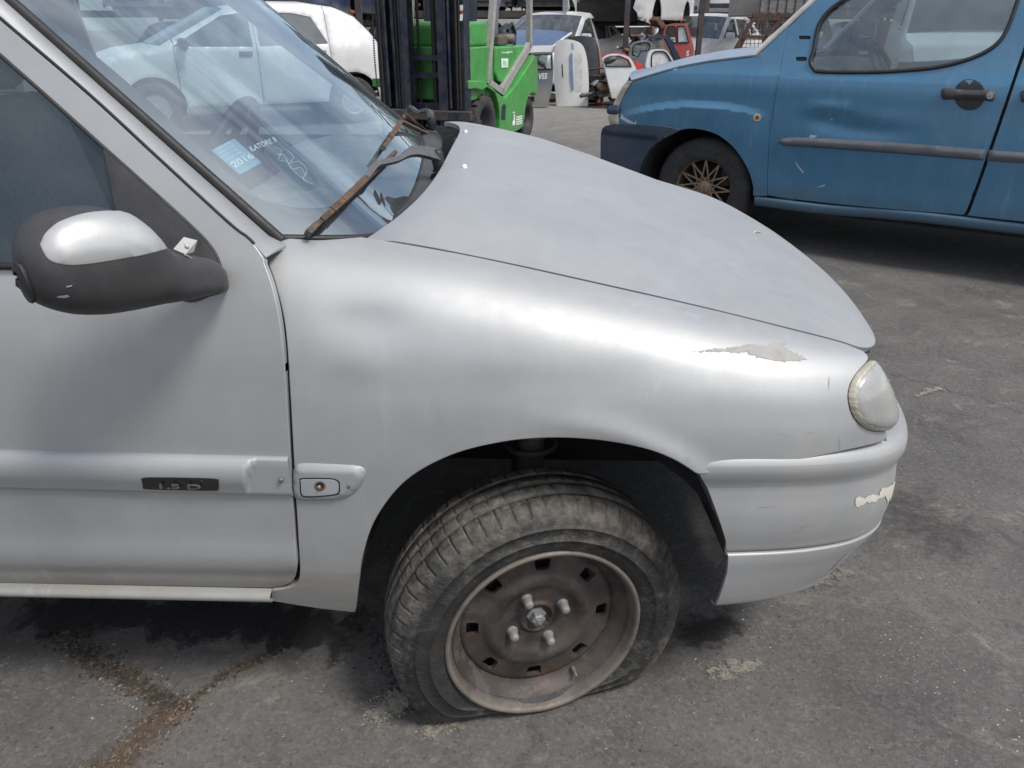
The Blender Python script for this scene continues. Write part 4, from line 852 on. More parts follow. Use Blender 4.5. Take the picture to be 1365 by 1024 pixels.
MB().box((-2.15, CW/2, .66), (.16, 1.25, .56), rot=Matrix.Rotation(R(-18), 3, 'Y'), bev=.05).build('rear_seat', M_SEAT, car)
b = MB()
for s_ in (0, 1):
    yy = (lambda v: v) if s_ == 0 else (lambda v: CW-v)
    b.box((-1.0, yy(.075), .60), (1.0, .02, .52)); b.box((-1.47, yy(.10), .80), (.09, .05, .90)); b.box((-1.47, yy(.17), 1.10), (.08, .03, .40), rot=Matrix.Rotation(R(-20 if s_ == 0 else 20), 3, 'X')); b.box((-2.0, yy(.075), .62), (.9, .02, .5))
b.build('door_trim', M_CAB, car)
rl = MB().grid(np.array([[(x, y, 1.33+.015*(1-((y-CW/2)/.6)**2)) for y in np.linspace(.25, CW-.25, 12)] for x in (-.86, -1.3, -1.9, -2.55)])); rl.build('headlining', plain('pale_headlining', (.35, .35, .33), .9), car)
b = MB(); b.box((-.80, CW/2, 1.285), (.03, .24, .07), bev=.015); b.tube([(-.78, CW/2, 1.29), (-.72, CW/2, 1.335)], .006); b.build('interior_mirror', M_CAB, car)
NC = FR.at(9, 108, 1, CW-.10); nb = MB().box(NC, (.10, .002, .12)); nt_ = nb.build('paper_notice', plain('white_paper', (.75, .75, .70), .8), car)
b = MB()
for k in range(4): b.box(NC+(0, -.003, -.045+.011*k), (.07-.012*k, .001, .004))
b.build('notice_print', plain('grey_print', (.2, .2, .2), .8), nt_)
# ------------------------------------------------------------------ the blue van
M_BLU = paint('blue_van_paint', (.060, .178, .292), metal=.22, rough=.30, coat=.35, dirt=(.10, .12, .13), dz=(.24, .44), dust=.10, coatr=.10)
M_BUMP = plain('grey_blue_bumper', (.032, .048, .080), .55, 0, .15, 12, dust=(.12, .12, .12, .3))
VF = Frame(1.19, 4.68, 0, R(-33.9)); VW = 1.70
van = thing('blue_van', 'blue panel van with a dented front door and a gold spoked wheel', 'van', tuple(VF.o), VF.yaw)
VZ = [.20, .235, .262, .285, .33, .45, .62, .80, .955, .985, 1.03, 1.08, 1.30, 1.80]; VD = [.06, .03, .016, .008, .002, 0, 0, .006, .016, .022, .046, .060, .125, .285]
VZ = [.20, .235, .262, .285, .33, .45, .62, .80, .935, .952, .975, 1.03, 1.30, 1.80]; VD = [.06, .03, .016, .008, .002, 0, 0, .006, .014, .018, .032, .052, .125, .285]
def van_y(x, z):
    x = np.asarray(x, float); z = np.asarray(z, float); y = hermite(VZ, z.ravel()).dot(VD).reshape(z.shape)
    g = lambda cx, cz, sx, sz: np.exp(-((x-cx)/sx)**2-((z-cz)/sz)**2)
    y = y+.10*np.clip((-x-.40)/.45, 0, 1.3)**2.2
    y = y-.020*np.clip((.30-x)/.08, 0, 1)*np.exp(-((z-.845)/.018)**2)*0
    zc_ = .790-.30*np.clip(np.abs(x+.08)-.0, 0, 1)**2; am = np.clip((.29-x)/.30, 0, 1)*np.clip((x+.62)/.2, 0, 1); y = y-am*.026*np.clip((zc_+.014-z)/.034, 0, 1)**1.3*np.clip(1-(zc_-z)/.5, 0, 1)
    return y+.011*g(.62, .735, .10, .05)+.008*g(.80, .70, .18, .04)-.007*g(.60, .80, .10, .03)+.006*g(.45, .45, .06, .08)
SV = HSurf(van_y, VF)
vp = lambda pts: SV.px(pts)
ARV = [(1004.5, 261), (1003.5, 245), (996, 223), (979, 197.4), (957.6, 180), (936, 172.7), (919, 171.2), (906, 173)]
vf = segs([(843.6, 110), (876, 100), (908.6, 91), (946.6, 84), (996, 78)], [(996, 78), (1009, 74.5), (1030, 56), (1050, 37)], [(1050, 37), (1046, 60), (1036, 108), (1028, 160), (1025, 180), (1022.5, 225), (1022, 261)], [(1022, 261), (1004.5, 261)], ARV,
          [(906, 173), (884, 168), (850, 166), (826, 165)], [(826, 165), (826, 144), (833, 126.5), (843.6, 110)])
panel('fender', SV, vp(vf), M_BLU, van, sp=.013, mirror=VW, esp=.010)
dseam = [(1051.5, 37), (1047, 60), (1037.5, 108), (1029.5, 160), (1026.5, 180), (1024, 225), (1023.5, 260)]
dr = catmull([(1364, 62), (1352, 97), (1336, 145), (1318, 197.5), (1303, 240), (1288, 280), (1283, 286)], 4)
qd = vp(catmull(dseam, 5)); qr = vp(dr); qt = vp([(1051.5, 37), (1083.5, 6)]); sl = (qt[1]-qt[0])/(qt[1]-qt[0])[1]
topz = 1.70; p_top = qt[1]+sl*(topz-qt[1][1]); xr = qr[0][0]+.02
do = np.vstack([qd, vp(catmull([(1040, 263), (1123, 272.5), (1220, 281)], 3)), qr[::-1], [[xr, 1.25]], [[xr-.015, topz]], [p_top], qt[1:]])
wv = vp(segs([(1124.8, 0), (1112, 9), (1100, 20.5), (1091, 36), (1084.6, 67), (1080.5, 82), (1085, 92), (1096, 96), (1160, 96.5), (1216, 93.5), (1261, 87.5), (1301, 75.5), (1328, 59.5), (1343, 38), (1357, 0)]))
slw = (wv[0]-wv[3])/(wv[0]-wv[3])[1]
wo = np.vstack([wv, [[wv[-1][0]+.015, 1.60]], [wv[0]+slw*(1.60-wv[0][1])]])
slots = [vp(rpoly(1064, 47.5, 1081, 53, 2.4)), vp(rpoly(1060, 75.5, 1076, 82, 2.8))]
vdoor = panel('front_door', SV, do, M_BLU, van, sp=.03, holes=[wo]+slots, mirror=VW, esp=.018, label='dented front door')
for s_ in slots: panel('mirror_mount', SV, s_, M_RUB, vdoor, sp=.05, off=-.012, flange=0)
panel('side_window', SV, wo, glass('van_side_glass', (.60, .70, .72), dirt=.10, ior=.10), van, sp=.3, off=-.012, flange=0, mirror=VW)
c_ = wo.mean(0); b = MB(); P = resample(wo, .02); P3 = SV.pos(P)+SV.nrm(P)*.002; b.tube(np.vstack([P3, P3[:2]]), .0105, 6, caps=False); b.build('window_seal', M_RUB, vdoor)
# handle
hc = SV.pos(vp([(1292.5, 126)]))[0]; hn = SV.nrm(vp([(1292.5, 126)]))[0]
hp_ = vp(circle_px(1292.3, 126.5, 21, 21, 20)); panel('handle_cup', SV, hp_, M_RUB, vdoor, sp=.03, off=.001, flange=.001)
hd = panel('door_handle', SV, vp(segs([(1256, 119.5), (1262, 118), (1290, 120.5), (1320, 121), (1326.5, 123)], [(1326.5, 123), (1326, 132), (1322, 135)], [(1322, 135), (1300, 132), (1275, 132), (1257, 132.5)], [(1257, 132.5), (1255, 126), (1256, 119.5)])), M_BLK, vdoor, sp=.012, off=.010, flange=.018, pillow=(.018, .010))
panel('lock', SV, vp(circle_px(1319.5, 127.5, 4.2, 4.6)), M_STEEL, vdoor, sp=.02, off=.020, flange=.003)
panel('door_handle', SV, vp(rpoly(1361, 121.5, 1400, 136, 3)), M_BLK, van, sp=.03, off=.012, flange=.015, pillow=(.018, .010))
# side moulding
M_MOULD = plain('grey_moulding', (.10, .105, .115), .5, 0, .15, 14)
panel('door_moulding', SV, vp(segs([(1037, 189), (1046, 184.5), (1076, 183.6), (1200, 190.5), (1314, 199.5)], [(1314, 199.5), (1311, 214)], [(1311, 214), (1200, 205), (1076, 196), (1046, 194), (1037, 189)])), M_MOULD, vdoor, sp=.012, off=.001, flange=.003, pillow=(.018, .014))
panel('door_moulding', SV, vp([(1318.5, 200), (1365, 203.6), (1480, 213), (1476, 229), (1365, 218), (1315.5, 214.5)]), M_MOULD, van, sp=.014, off=.001, flange=.003, pillow=(.018, .014))
panel('indicator_hole', SV, vp(circle_px(1009.3, 156.8, 5.2, 5.2)), plain('pale_ring', (.40, .36, .28), .7), van, sp=.03, off=.0015, flange=.001)
panel('indicator_hole', SV, vp(circle_px(1009.3, 156.8, 2.9, 2.9)), M_RUST, van, sp=.03, off=.002, flange=0)
for pl_ in ([(1060, 212), (1063, 219), (1072, 230), (1070, 231), (1062, 221)], [(1077, 190), (1090, 181), (1080, 179.5), (1078, 184)], [(1088, 250), (1100, 246), (1099, 248.5)], [(1107, 159), (1110, 158), (1109, 161)]):
    panel('scratch', SV, vp(pl_), plain('pale_scratch', (.30, .42, .52), .6), vdoor, sp=.05, off=.0008, flange=0)
panel('scratch', SV, vp([(829, 151), (832, 156), (846, 164), (848, 160), (848, 166), (838, 164.5), (827, 158)]), plain('pale_scratch', (.45, .52, .58), .6), van, sp=.05, off=.0012, flange=0)
# sliding door, rear quarter
x1 = qr[-1][0]+.012; so = np.vstack([vp(catmull([(1371, 62), (1358, 97), (1342, 145), (1324, 197.5), (1309, 240), (1294, 280), (1290, 287)], 4))[::1], ])
so = np.vstack([so, [[2.32, so[-1][1]]], [[2.36, 1.0]], [[2.36, 1.74]], [[so[0][0], 1.74]]])
sh_ = np.array([(1.56, 1.02), (2.22, 1.02), (2.26, 1.06), (2.26, 1.56), (2.22, 1.60), (1.56, 1.60)])
panel('sliding_door', SV, so, M_BLU, van, sp=.05, holes=[sh_], mirror=VW); panel('sliding_door_window', SV, sh_, bpy.data.materials['van_side_glass'], van, sp=.3, off=-.01, flange=0, mirror=VW)
ro = np.vstack([[(2.375, .27), (2.375, 1.74), (3.30, 1.74), (3.42, 1.2), (3.45, .75), (3.42, .34), (2.90, .30)], [(2.50+.38*math.cos(a), .30+.38*math.sin(a)) for a in np.linspace(.05, 3.0, 14)]])
panel('rear_quarter', SV, ro, M_BLU, van, sp=.06, mirror=VW)
# sill
xs_ = np.linspace(.27, 2.34, 30); z0 = vp([(1010, 263), (1123, 274), (1220, 283), (1290, 289.5)]); zt = np.interp(xs_, z0[:, 0], z0[:, 1])
sc_ = [(.0, .0), (-.006, -.004), (-.009, -.014), (-.005, -.030), (.006, -.048), (.020, -.060), (.05, -.066), (.12, -.066)]
gridsurf('sill', np.array([[(x, .012+dy_+.006*math.sin(9*x), z+dz_+.004*math.sin(7*x)) for dy_, dz_ in sc_] for x, z in zip(xs_, zt)]), M_BLU, van, mirror=VW)
# bonnet, nose, windscreen, roof, rear: lofted across the van
wv_ = np.linspace(-1, 1, 41)
def across(L_, crown, bow, inset=0.0, eps=.004):
    rows = []
    for i, (x, z) in enumerate(L_):
        e = float(van_y(np.array([x]), np.array([z]))[0])+inset; h = VW/2-e; rows.append([(x-bow[i]*(1-w_**2), VW/2+w_*h, z+crown[i]*(1-abs(w_)**2.5)) for w_ in wv_])
    return np.array(rows)
hb = vp([(842.5, 109), (876, 98.8), (908.6, 89.8), (946.6, 82.8), (996, 76.8), (1004, 76)])
M_HOOD = paint('sky_pale_van_bonnet', (.20, .26, .34), metal=.15, rough=.42, coat=.3, dust=.4)  # paler than the body: grazing sky reflection put into the colour
gridsurf('bonnet', across([tuple(p) for p in hb]+[(hb[-1][0]+.08, hb[-1][1]-.01)], [.03, .04, .045, .05, .05, .05, .03], [.26, .22, .18, .14, .10, .09, .08]), M_HOOD, van, thick=.01, label='pale bonnet with the sky reflection in its colour')
nose = [(-.60, .875), (-.66, .80), (-.70, .70), (-.70, .60)]
gridsurf('nose_panel', across(nose, [0.03, .02, .01, 0], [.26, .24, .22, .2], .06), M_BLU, van)
bmz = [(-.58, .645), (-.62, .655), (-.70, .645), (-.735, .62), (-.745, .56), (-.735, .44), (-.72, .30), (-.66, .22)]
BV = []
for i, (x, z) in enumerate(bmz): 
    e = .10+.05*(i in (0,)); BV.append([(x-.16*(1-abs(w_)**3), VW/2+w_*(VW/2-e), z) for w_ in wv_])
bside = segs([(803, 171), (814, 167), (850, 166.5), (884, 169), (906, 173.5)], [(906, 173.5), (888.8, 182.4), (869.5, 195), (856.6, 214.6), (850, 232)], [(850, 232), (846, 260)], [(846, 260), (800, 240)], [(800, 240), (800.5, 200), (801, 180), (803, 171)])
def bump_y(x, z): return van_y(x, z)-.016+.022*np.clip((.585-z)/.012, 0, 1)*np.clip((z-.30)/.05, 0, 1)*.6
SBV = HSurf(bump_y, VF)
panel('front_bumper', SBV, SBV.px(bside), M_BUMP, van, sp=.03, mirror=VW, flange=.05)
gridsurf('front_bumper', np.array(BV), M_BUMP, van, thick=.01)
lampo = segs([(842.5, 108), (833, 112), (822, 131), (812, 154), (813.5, 166)], [(813.5, 166), (825, 166)], [(825, 166), (825, 144), (832, 126.5), (842.5, 108)])
M_VL = plain('hazy_lamp', (.42, .40, .30), .3, 0, .12, 20, coat=.6)
vl = panel('headlamp', SV, vp(lampo), M_VL, van, sp=.02, off=.004, flange=.03, pillow=(.03, .012), mirror=VW)
panel('lamp_guard', SV, vp(segs([(811, 145), (816, 140.5), (825, 141), (826, 150), (820, 153), (812, 151), (811, 145)])), M_BUMP, van, sp=.02, off=.014, flange=.02, pillow=(.02, .015))
wsl = vp([(1006, 74), (1051, 33), (1083.5, 3)]); sl2 = (wsl[2]-wsl[0])/(wsl[2]-wsl[0])[1]; wtop = wsl[2]+sl2*(1.74-wsl[2][1])
gridsurf('windscreen', across([tuple(wsl[0]), tuple(wsl[1]), tuple(wsl[2]), tuple(wtop)], [.0]*4, [.18, .16, .14, .12], .05), M_GLS, van)
M_TRIM = plain('pale_trim', (.55, .55, .52), .5)
for s_ in (0, 1):
    b = MB(); pts = np.array([SV.pos(np.array([p]))[0]+(-.006, .010, .004) for p in (wsl[0], wsl[1], wsl[2], wtop)]); 
    if s_: pts[:, 1] = VW-pts[:, 1]
    b.tube(catmull(pts, 5), .016, 8); b.build('windscreen_trim', M_TRIM, van)
b = MB(); 
gridsurf('roof', across([tuple(wtop), (wtop[0]+.3, 1.745), (2.0, 1.745), (3.30, 1.74)], [.05, .06, .07, .05], [.12, .0, 0, 0]), M_BLU, van, thick=.006)
gridsurf('rear_door', across([(3.30, 1.74), (3.42, 1.2), (3.45, .75), (3.42, .34)], [0]*4, [-.03]*4), M_BLU, van)
# cabin
b = MB(); b.box((1.45, VW/2, .245), (2.0, 1.56, .04)); b.box((.05, VW/2, .62), (.05, 1.5, .60)); b.box((-.1, .42, .55), (.9, .03, .5)); b.box((-.1, VW-.42, .55), (.9, .03, .5)); b.build('floor_pan', M_DARK, van)
dg = np.array([[(x, y, z) for y in np.linspace(.12, VW-.12, 20)] for x, z in ((.12, 1.0), (.35, 1.01), (.55, .98), (.60, .88), (.62, .6))]); gridsurf('dashboard', dg, M_CAB, van)
sw = holder('steering_wheel', van, Matrix.Translation((.78, .42, .97)) @ Matrix.Rotation(R(55), 4, 'Y')); MB().tube(np.stack([.185*np.cos(t_), .185*np.sin(t_), 0*t_], 1), .015, 8, caps=False).build('wheel_ring', M_WHEELR, sw); MB().lathe([(0, .01), (.07, .005), (.06, -.08)], 16).bar((-.18, 0, 0), (.18, 0, 0), .03, .012).build('wheel_hub', M_WHEELR, sw)
for y in (.42, 1.25):
    s_ = holder('seat', van, Matrix.Translation((1.25, y, .12)))
    MB().box((-.12, 0, .47), (.5, .48, .16), bev=.05).build('seat_cushion', M_CAB, s_); MB().box((.18, 0, .76), (.14, .46, .60), rot=Matrix.Rotation(R(12), 3, 'Y'), bev=.05).build('seat_back', M_CAB, s_); MB().box((.26, 0, 1.14), (.09, .27, .17), bev=.03).build('headrest', M_CAB, s_)
b = MB(); b.box((.86, .14, 1.0), (.03, .014, .10), rot=Matrix.Rotation(R(8), 3, 'Y')); b.build('wooden_wedge', plain('yellow_wood', (.50, .38, .18), .7), van)
b = MB(); b.box((.95, .085, .66), (.95, .03, .55)); b.build('door_trim', M_CAB, vdoor)
b = MB(); b.box((.95, VW-.085, .66), (.95, .03, .55)); b.build('door_trim', M_CAB, vdoor)
# arch liner, wheels
b = MB(); th = np.linspace(R(-5), R(190), 26)
for yy in ((.03, .14, .40), (VW-.03, VW-.14, VW-.40)): b.grid(np.array([[(-.10+.385*math.cos(a), y, .28+.385*math.sin(a)) for y in yy] for a in th]))
b.build('wheel_arch_liner', M_LINER, van)
M_GOLD = plain('dull_gold_alloy', (.27, .185, .125), .5, .45, .35, 40, dust=(.28, .24, .19, .4)); M_TY2 = plain('worn_tyre', (.030, .030, .030), .8, 0, .25, 40, dust=(.10, .09, .075, .35))
def simple_tyre(parent, Rr=.295, rim=.185, w=.17, mat=None, n=64):
    h = w/2; prof = [(rim-.008, -h*.75), (rim+.02, -h*.95), (Rr-.04, -h), (Rr-.012, -h*.86), (Rr, -h*.65), (Rr, -.02), (Rr-.006, -.018), (Rr-.006, .018), (Rr, .02), (Rr, h*.65), (Rr-.012, h*.86), (Rr-.04, h), (rim+.02, h*.95), (rim+.004, h*.88), (rim-.008, h*.75)]
    return MB().lathe(prof, n).build('tyre', mat or M_TY2, parent)
def lattice_wheel(parent):
    simple_tyre(parent, .30, .180, .175)
    MB().lathe([(.165, -.07), (.165, .02), (.168, .060), (.176, .066), (.184, .068), (.187, .062), (.183, .05)], 64).build('rim', M_GOLD, parent)
    MB().lathe([(0, .052), (.016, .052), (.030, .046), (.045, .040), (.05, .02), (.045, -.02)], 24).build('hub', M_GOLD, parent)
    MB().lathe([(.0, -.03), (.165, -.03)], 40).build('brake_shadow_plate', M_DARK, parent)
    first = None
    for k in range(12):
        for s_ in (-1, 1):
            a0 = 2*math.pi*(k+.5)/12; a1 = a0+s_*2*math.pi/12*1.5
            if first is None or s_ == 1 and k == 0:
                pass
            b = MB(); p0 = np.array([.040*math.cos(a0), .040*math.sin(a0), .036]); p1 = np.array([.168*math.cos(a1), .168*math.sin(a1), .054]); b.bar(p0, p1, .0095, .012); b.build('spoke', M_GOLD, parent)
hw = holder('front_wheel', van, Matrix.Translation((-.075, .145, .292)) @ Matrix.Rotation(R(90), 4, 'X')); hw['label'] = 'dull gold wheel with a lattice of thin spokes'
lattice_wheel(hw)
def plain_wheel(parent, mat_r, Rr=.29, rim=.175, spokes=0):
    simple_tyre(parent, Rr, rim, .17, n=40); b = MB().lathe([(0, .055), (.03, .055), (.06, .04), (.10, .05), (rim*.8, .045), (rim*.93, .035), (rim*.95, .06), (rim+.006, .072), (rim+.008, .062)], 36); b.build('rim', mat_r, parent)
for xx, yy in ((-.075, VW-.145), (2.50, .145), (2.50, VW-.145)):
    h = holder('rear_wheel' if xx > 1 else 'front_wheel', van, Matrix.Translation((xx, yy, .292)) @ Matrix.Rotation(R(90) if yy < .5 else R(-90), 4, 'X')); plain_wheel(h, M_GOLD)
# ------------------------------------------------------------------ green forklift
M_GRN = plain('forklift_green', (.05, .29, .055), .42, 0, .2, 5, coat=.25, dust=(.14, .17, .10, .6)); M_MAST = plain('greasy_mast_steel', (.022, .030, .050), .5, .5, .4, 18, dust=(.16, .13, .11, .40)); M_POST = plain('worn_grey_post', (.36, .35, .33), .5, .2, .2, 25, dust=(.22, .19, .15, .4))
M_DKP = plain('dark_plastic', (.016, .022, .036), .6, 0, .3, 10); M_CHN = plain('oily_chain', (.04, .035, .03), .6, .5, .3, 50); M_LET = plain('white_lettering', (.72, .75, .70), .6)
FK = Frame(-.256, 7.957, 0, R(70.5))
fk = thing('forklift', 'bright green forklift with a dark greasy mast facing the camera', 'forklift', tuple(FK.o), FK.yaw)
FWD = .98                                        # body width (local y from the visible side)
def fpoly(pts, ax=1, v=0.0): return [tuple(np.delete(FK.at(a, b, ax, v), ax)) for a, b in pts]
side = [(-.44, .745), (-.12, .725), (.0, .69), (.26, .60), (.50, .525), (.58, .535), (.90, .64), (1.30, .80), (1.50, .90), (1.60, .86), (1.62, .70), (1.62, .47)]
arch_r = [(1.43+.27*math.cos(a), .24+.27*math.sin(a)) for a in np.linspace(R(58), R(172), 10)]
side += arch_r+[(1.12, .18), (.98, .155), (.60, .14), (.36, .18)]+[(.03+.345*math.cos(a), .31+.345*math.sin(a)) for a in np.linspace(R(-10), R(110), 10)]+[(-.30, .665), (-.44, .665)]
def plate(name, poly, y0, y1, mat, parent, bev=.012, lab=None):
    bm = bmesh.new(); n = len(poly); lo = [bm.verts.new((p[0], y0, p[1])) for p in poly]; hi = [bm.verts.new((p[0], y1, p[1])) for p in poly]
    bm.faces.new(lo); bm.faces.new(hi[::-1])
    for i in range(n): bm.faces.new((lo[i], hi[i], hi[(i+1) % n], lo[(i+1) % n]))
    bmesh.ops.recalc_face_normals(bm, faces=bm.faces[:])
    if bev: bmesh.ops.bevel(bm, geom=[e for e in bm.edges], offset=bev, segments=2, profile=.5, affect='EDGES', clamp_overlap=True)
    bmesh.ops.triangulate(bm, faces=[f for f in bm.faces if len(f.verts) > 4])
    me = bpy.data.meshes.new(name); bm.to_mesh(me); bm.free(); me.materials.append(mat); me.polygons.foreach_set('use_smooth', [False]*len(me.polygons))
    o = link(bpy.data.objects.new(name, me)); o.parent = parent
    if lab: o['label'] = lab
    return o
plate('side_panel', side, -.012, .10, M_GRN, fk); plate('side_panel', side, FWD-.10, FWD+.012, M_GRN, fk)
plate('counterweight', [(.95, .20), (1.10, .22), (1.12, .62), (1.50, .89), (1.60, .87), (1.66, .70), (1.66, .40), (1.55, .30)], .102, FWD-.102, M_GRN, fk, .03)
plate('engine_cover', fpoly([(656, 98), (656, 62), (700, 60), (701.5, 66), (684, 98), (668, 112), (660, 108)], 1, .10), .06, .46, M_GRN, fk, .02)
plate('engine_cover', [(.52, .56), (.52, 1.0), (1.50, 1.0), (1.54, .93), (1.05, .60)], .462, FWD-.05, M_GRN, fk, .02)
plate('floor_box', [(-.28, .55), (-.28, 1.02), (.30, 1.02), (.36, .56)], .04, FWD-.04, M_GRN, fk, .015)
plate('dash_cowl', [(-.20, 1.021), (-.20, 1.20), (-.16, 1.235), (.27, 1.235), (.31, 1.20), (.31, 1.021)], .07, FWD-.07, M_GRN, fk, .025)
MB().box((.40, .07, .62), (.09, .02, .05)).build('step_recess', M_DKP, fk)
plate('step_slot', fpoly([(668.5, 143), (670, 139.5), (673.5, 139), (674.5, 142), (673.5, 160), (668, 160)], 1, -.013), -.0135, .0, M_DKP, fk, 0)
# seat, steering column, levers, machinery at the back
b = MB(); b.box((.62, .50, 1.06), (.5, .5, .12), bev=.05); b.build('seat_cushion', M_DKP, fk)
b = MB(); b.box((.36, .50, 1.42), (.12, .56, .72), rot=Matrix.Rotation(R(4), 3, 'Y'), bev=.07); b.build('seat_back', M_DKP, fk)
b = MB(); b.tube([(1.02, .30, 1.0), (1.0, .28, 1.35), (1.05, .22, 1.6)], .05, 8); b.build('air_intake', plain('grey_hose', (.16, .17, .19), .5), fk)
b = MB(); b.lathe([(.0, .12), (.07, .11), (.08, .0), (.08, -.12), (0, -.13)], 14, M=Matrix.Translation((1.15, .22, 1.12)) @ Matrix.Rotation(R(70), 4, 'Y')); b.build('air_filter', M_DKP, fk)
b = MB(); b.lathe([(.0, .1), (.05, .1), (.055, -.1), (0, -.1)], 14, M=Matrix.Translation((.98, .15, 1.07)) @ Matrix.Rotation(R(90), 4, 'X')); b.box((.80, .16, 1.06), (.26, .12, .10), bev=.02); b.build('engine_part', plain('grimy_metal', (.14, .12, .10), .6, .4, .3, 30), fk)
b = MB(); b.tube([(1.30, .16, 1.0), (1.26, .14, 1.14), (1.16, .14, 1.22), (1.05, .15, 1.15)], .018, 8); b.build('hose', M_DKP, fk)
# overhead guard
for yy in (.05, FWD-.05):
    pf = [FK.at(650, 99.5, 1, .05), FK.at(657.3, 0, 1, .05)]; a, c = np.array(pf[0]), np.array(pf[1]); d = (c-a)/(c-a)[2]; vb = FK.at(668, 122, 1, .05); rb_ = np.array(FK.at(705.5, 60, 1, .05))
    for q in (a, c, d, vb, rb_): q[1] = yy if q is not d else 0
    b = MB(); lo = a+d*(vb[2]+.10-a[2]); b.bar(lo, a+d*(2.05-a[2]), .075, .05, up=(0, 1, 0)); b.build('guard_post', M_POST, fk)
    b = MB(); b.bar(lo+(.0, 0, .02), vb+(.03, 0, -.01), .06, .05, up=(0, 1, 0)); b.bar(vb, rb_, .085, .05, up=(0, 1, 0)); b.bar(rb_-(.0, 0, .03), rb_+(-.02, 0, 1.0), .075, .05, up=(0, 1, 0)); b.build('guard_post', M_POST, fk)
for x in (.45, .75, 1.05, 1.35): MB().bar((x, .05, 2.06), (x, FWD-.05, 2.06), .06, .03).build('guard_bar', M_POST, fk)
# mast: two pairs of nested channels, cross beams, chains, hoses
def channel(y, x, w, z0, z1, d=.14, t=.022, s_=1):
    b = MB(); b.box((x, y, (z0+z1)/2), (d, t, z1-z0)); b.box((x-d/2+t/2, y+s_*w/2, (z0+z1)/2), (t, w, z1-z0)); b.box((x+d/2-t/2, y+s_*w/2, (z0+z1)/2), (t, w, z1-z0)); return b
ys_ = [(.02, 1), (.10, 1), (.185, 1), (.62, -1), (.725, -1), (.87, -1)]
for i, (y, s_) in enumerate(ys_):
    channel(y, -.42+(.05 if i in (1, 4) else .0)-(.04 if i in (2, 3) else 0), .07, .10, 2.25, s_=s_).build('mast_rail', M_MAST, fk)
for y in (.045, .075, .15, .21, .245, .58, .665, .70, .78, .835):
    b = MB(); b.tube([(-.50-.01*math.sin(y*40), y, .50), (-.50, y+.004, 1.2), (-.50, y, 2.2)], .009+.006*abs(math.sin(y*71)), 6); b.build('mast_pipe', M_CHN if int(y*1000) % 2 else M_MAST, fk)
for z, h in ((.50, .07), (.78, .05), (.93, .05), (1.8, .06)): MB().box((-.38, .44, z), (.05, .84, h)).build('mast_beam', M_MAST, fk)
for y in (.36, .52):
    b = MB()
    b.tube([(-.36, y, .3), (-.36, y, 2.2)], .028 if y < .4 else .014, 8); b.build('lift_cylinder' if y < .4 else 'lift_chain', M_CHN, fk)
for z in (.44, .16): MB().box((-.53, .44, z), (.05, 1.02, .09), bev=.01).build('carriage_bar', plain('rusty_carriage', (.07, .055, .05), .7, .3, .4, 25), fk)
for y in (.10, .80): MB().box((-.535, y, .30), (.045, .12, .36), bev=.008).build('fork_shank', M_MAST, fk); MB().box((-.95, y, .06), (.85, .12, .045), bev=.008).build('fork', M_MAST, fk)
MB().box((-.47, -.05, .34), (.10, .05, .22), bev=.01).build('tilt_bracket', M_MAST, fk)
b = MB(); 
for k, t in enumerate(np.linspace(0, 1, 40)): b.lathe([(.006, -.008), (.010, 0), (.006, .008)], 6, M=Matrix.Translation((-.50, .90+.012*math.sin(4*t), .62+.8*t)))
b.build('hanging_chain', M_CHN, fk)['kind'] = 'stuff'
# lettering
class Plane:
    def __init__(s, fr, y): s.fr = fr; s.y = y
    def px(s, P, off=0): return np.array([np.delete(s.fr.at(a, b, 1, s.y-off), 1) for a, b in P])
    def pos(s, q): return np.stack([q[:, 0], np.full(len(q), s.y), q[:, 1]], 1)
    def nrm(s, q): return np.tile([0, -1., 0], (len(q), 1))
text_px('lettering', 'Dragon', Plane(FK, .058), (668, 72.5), (682.5, 71), (.2, -3.4), M_LET, fk, .003, bold=.03)
pq = FK.at(668, 90, 1, .058), FK.at(677, 90, 1, .058), FK.at(677, 78, 1, .058), FK.at(668, 78, 1, .058)
mesh('sticker', [p+(0, -.003, 0) for p in pq], [(0, 1, 2, 3)], M_LET, fk, smooth=False)
pq = FK.at(670, 87.5, 1, .058), FK.at(675, 87.5, 1, .058), FK.at(675, 81, 1, .058), FK.at(670, 81, 1, .058); mesh('sticker_print', [p+(0, -.005, 0) for p in pq], [(0, 1, 2, 3)], plain('pale_green_print', (.35, .6, .42), .6), fk, smooth=False)
PL = Plane(FK, -.013); b = MB()
for k in range(4): b.add(PL.pos(PL.px([(688, 155.5+3.1*k), (696, 154+3.0*k), (695.8, 155.8+3.0*k), (687.7, 157.4+3.1*k)]))-(0, .002, 0), [(0, 1, 2, 3)])
b.add(PL.pos(PL.px([(684.5, 152), (686, 152), (686.5, 166), (683.5, 168), (682.5, 163), (684.5, 160)]))-(0, .002, 0), [(0, 1, 2, 3, 4, 5)]); b.add(PL.pos(PL.px([(683, 149.5), (686, 149), (686, 150.5), (683, 151)]))-(0, .002, 0), [(0, 1, 2, 3)])
b.build('logo', M_LET, fk)
mp_ = [FK.at(*p, 0, -.505) for p in ((613, 7), (617.5, 6.5), (617.5, 14), (613.5, 14.5))]; b = MB(); b.add([p+(-.004, 0, 0) for p in mp_], [(0, 1, 2, 3)])
mp_ = [FK.at(*p, 0, -.505) for p in ((613.5, 19), (617.5, 19), (617, 27.5), (613, 28))]; b.add([p+(-.004, 0, 0) for p in mp_], [(0, 1, 2, 3)]); b.build('mast_label', M_LET, fk)
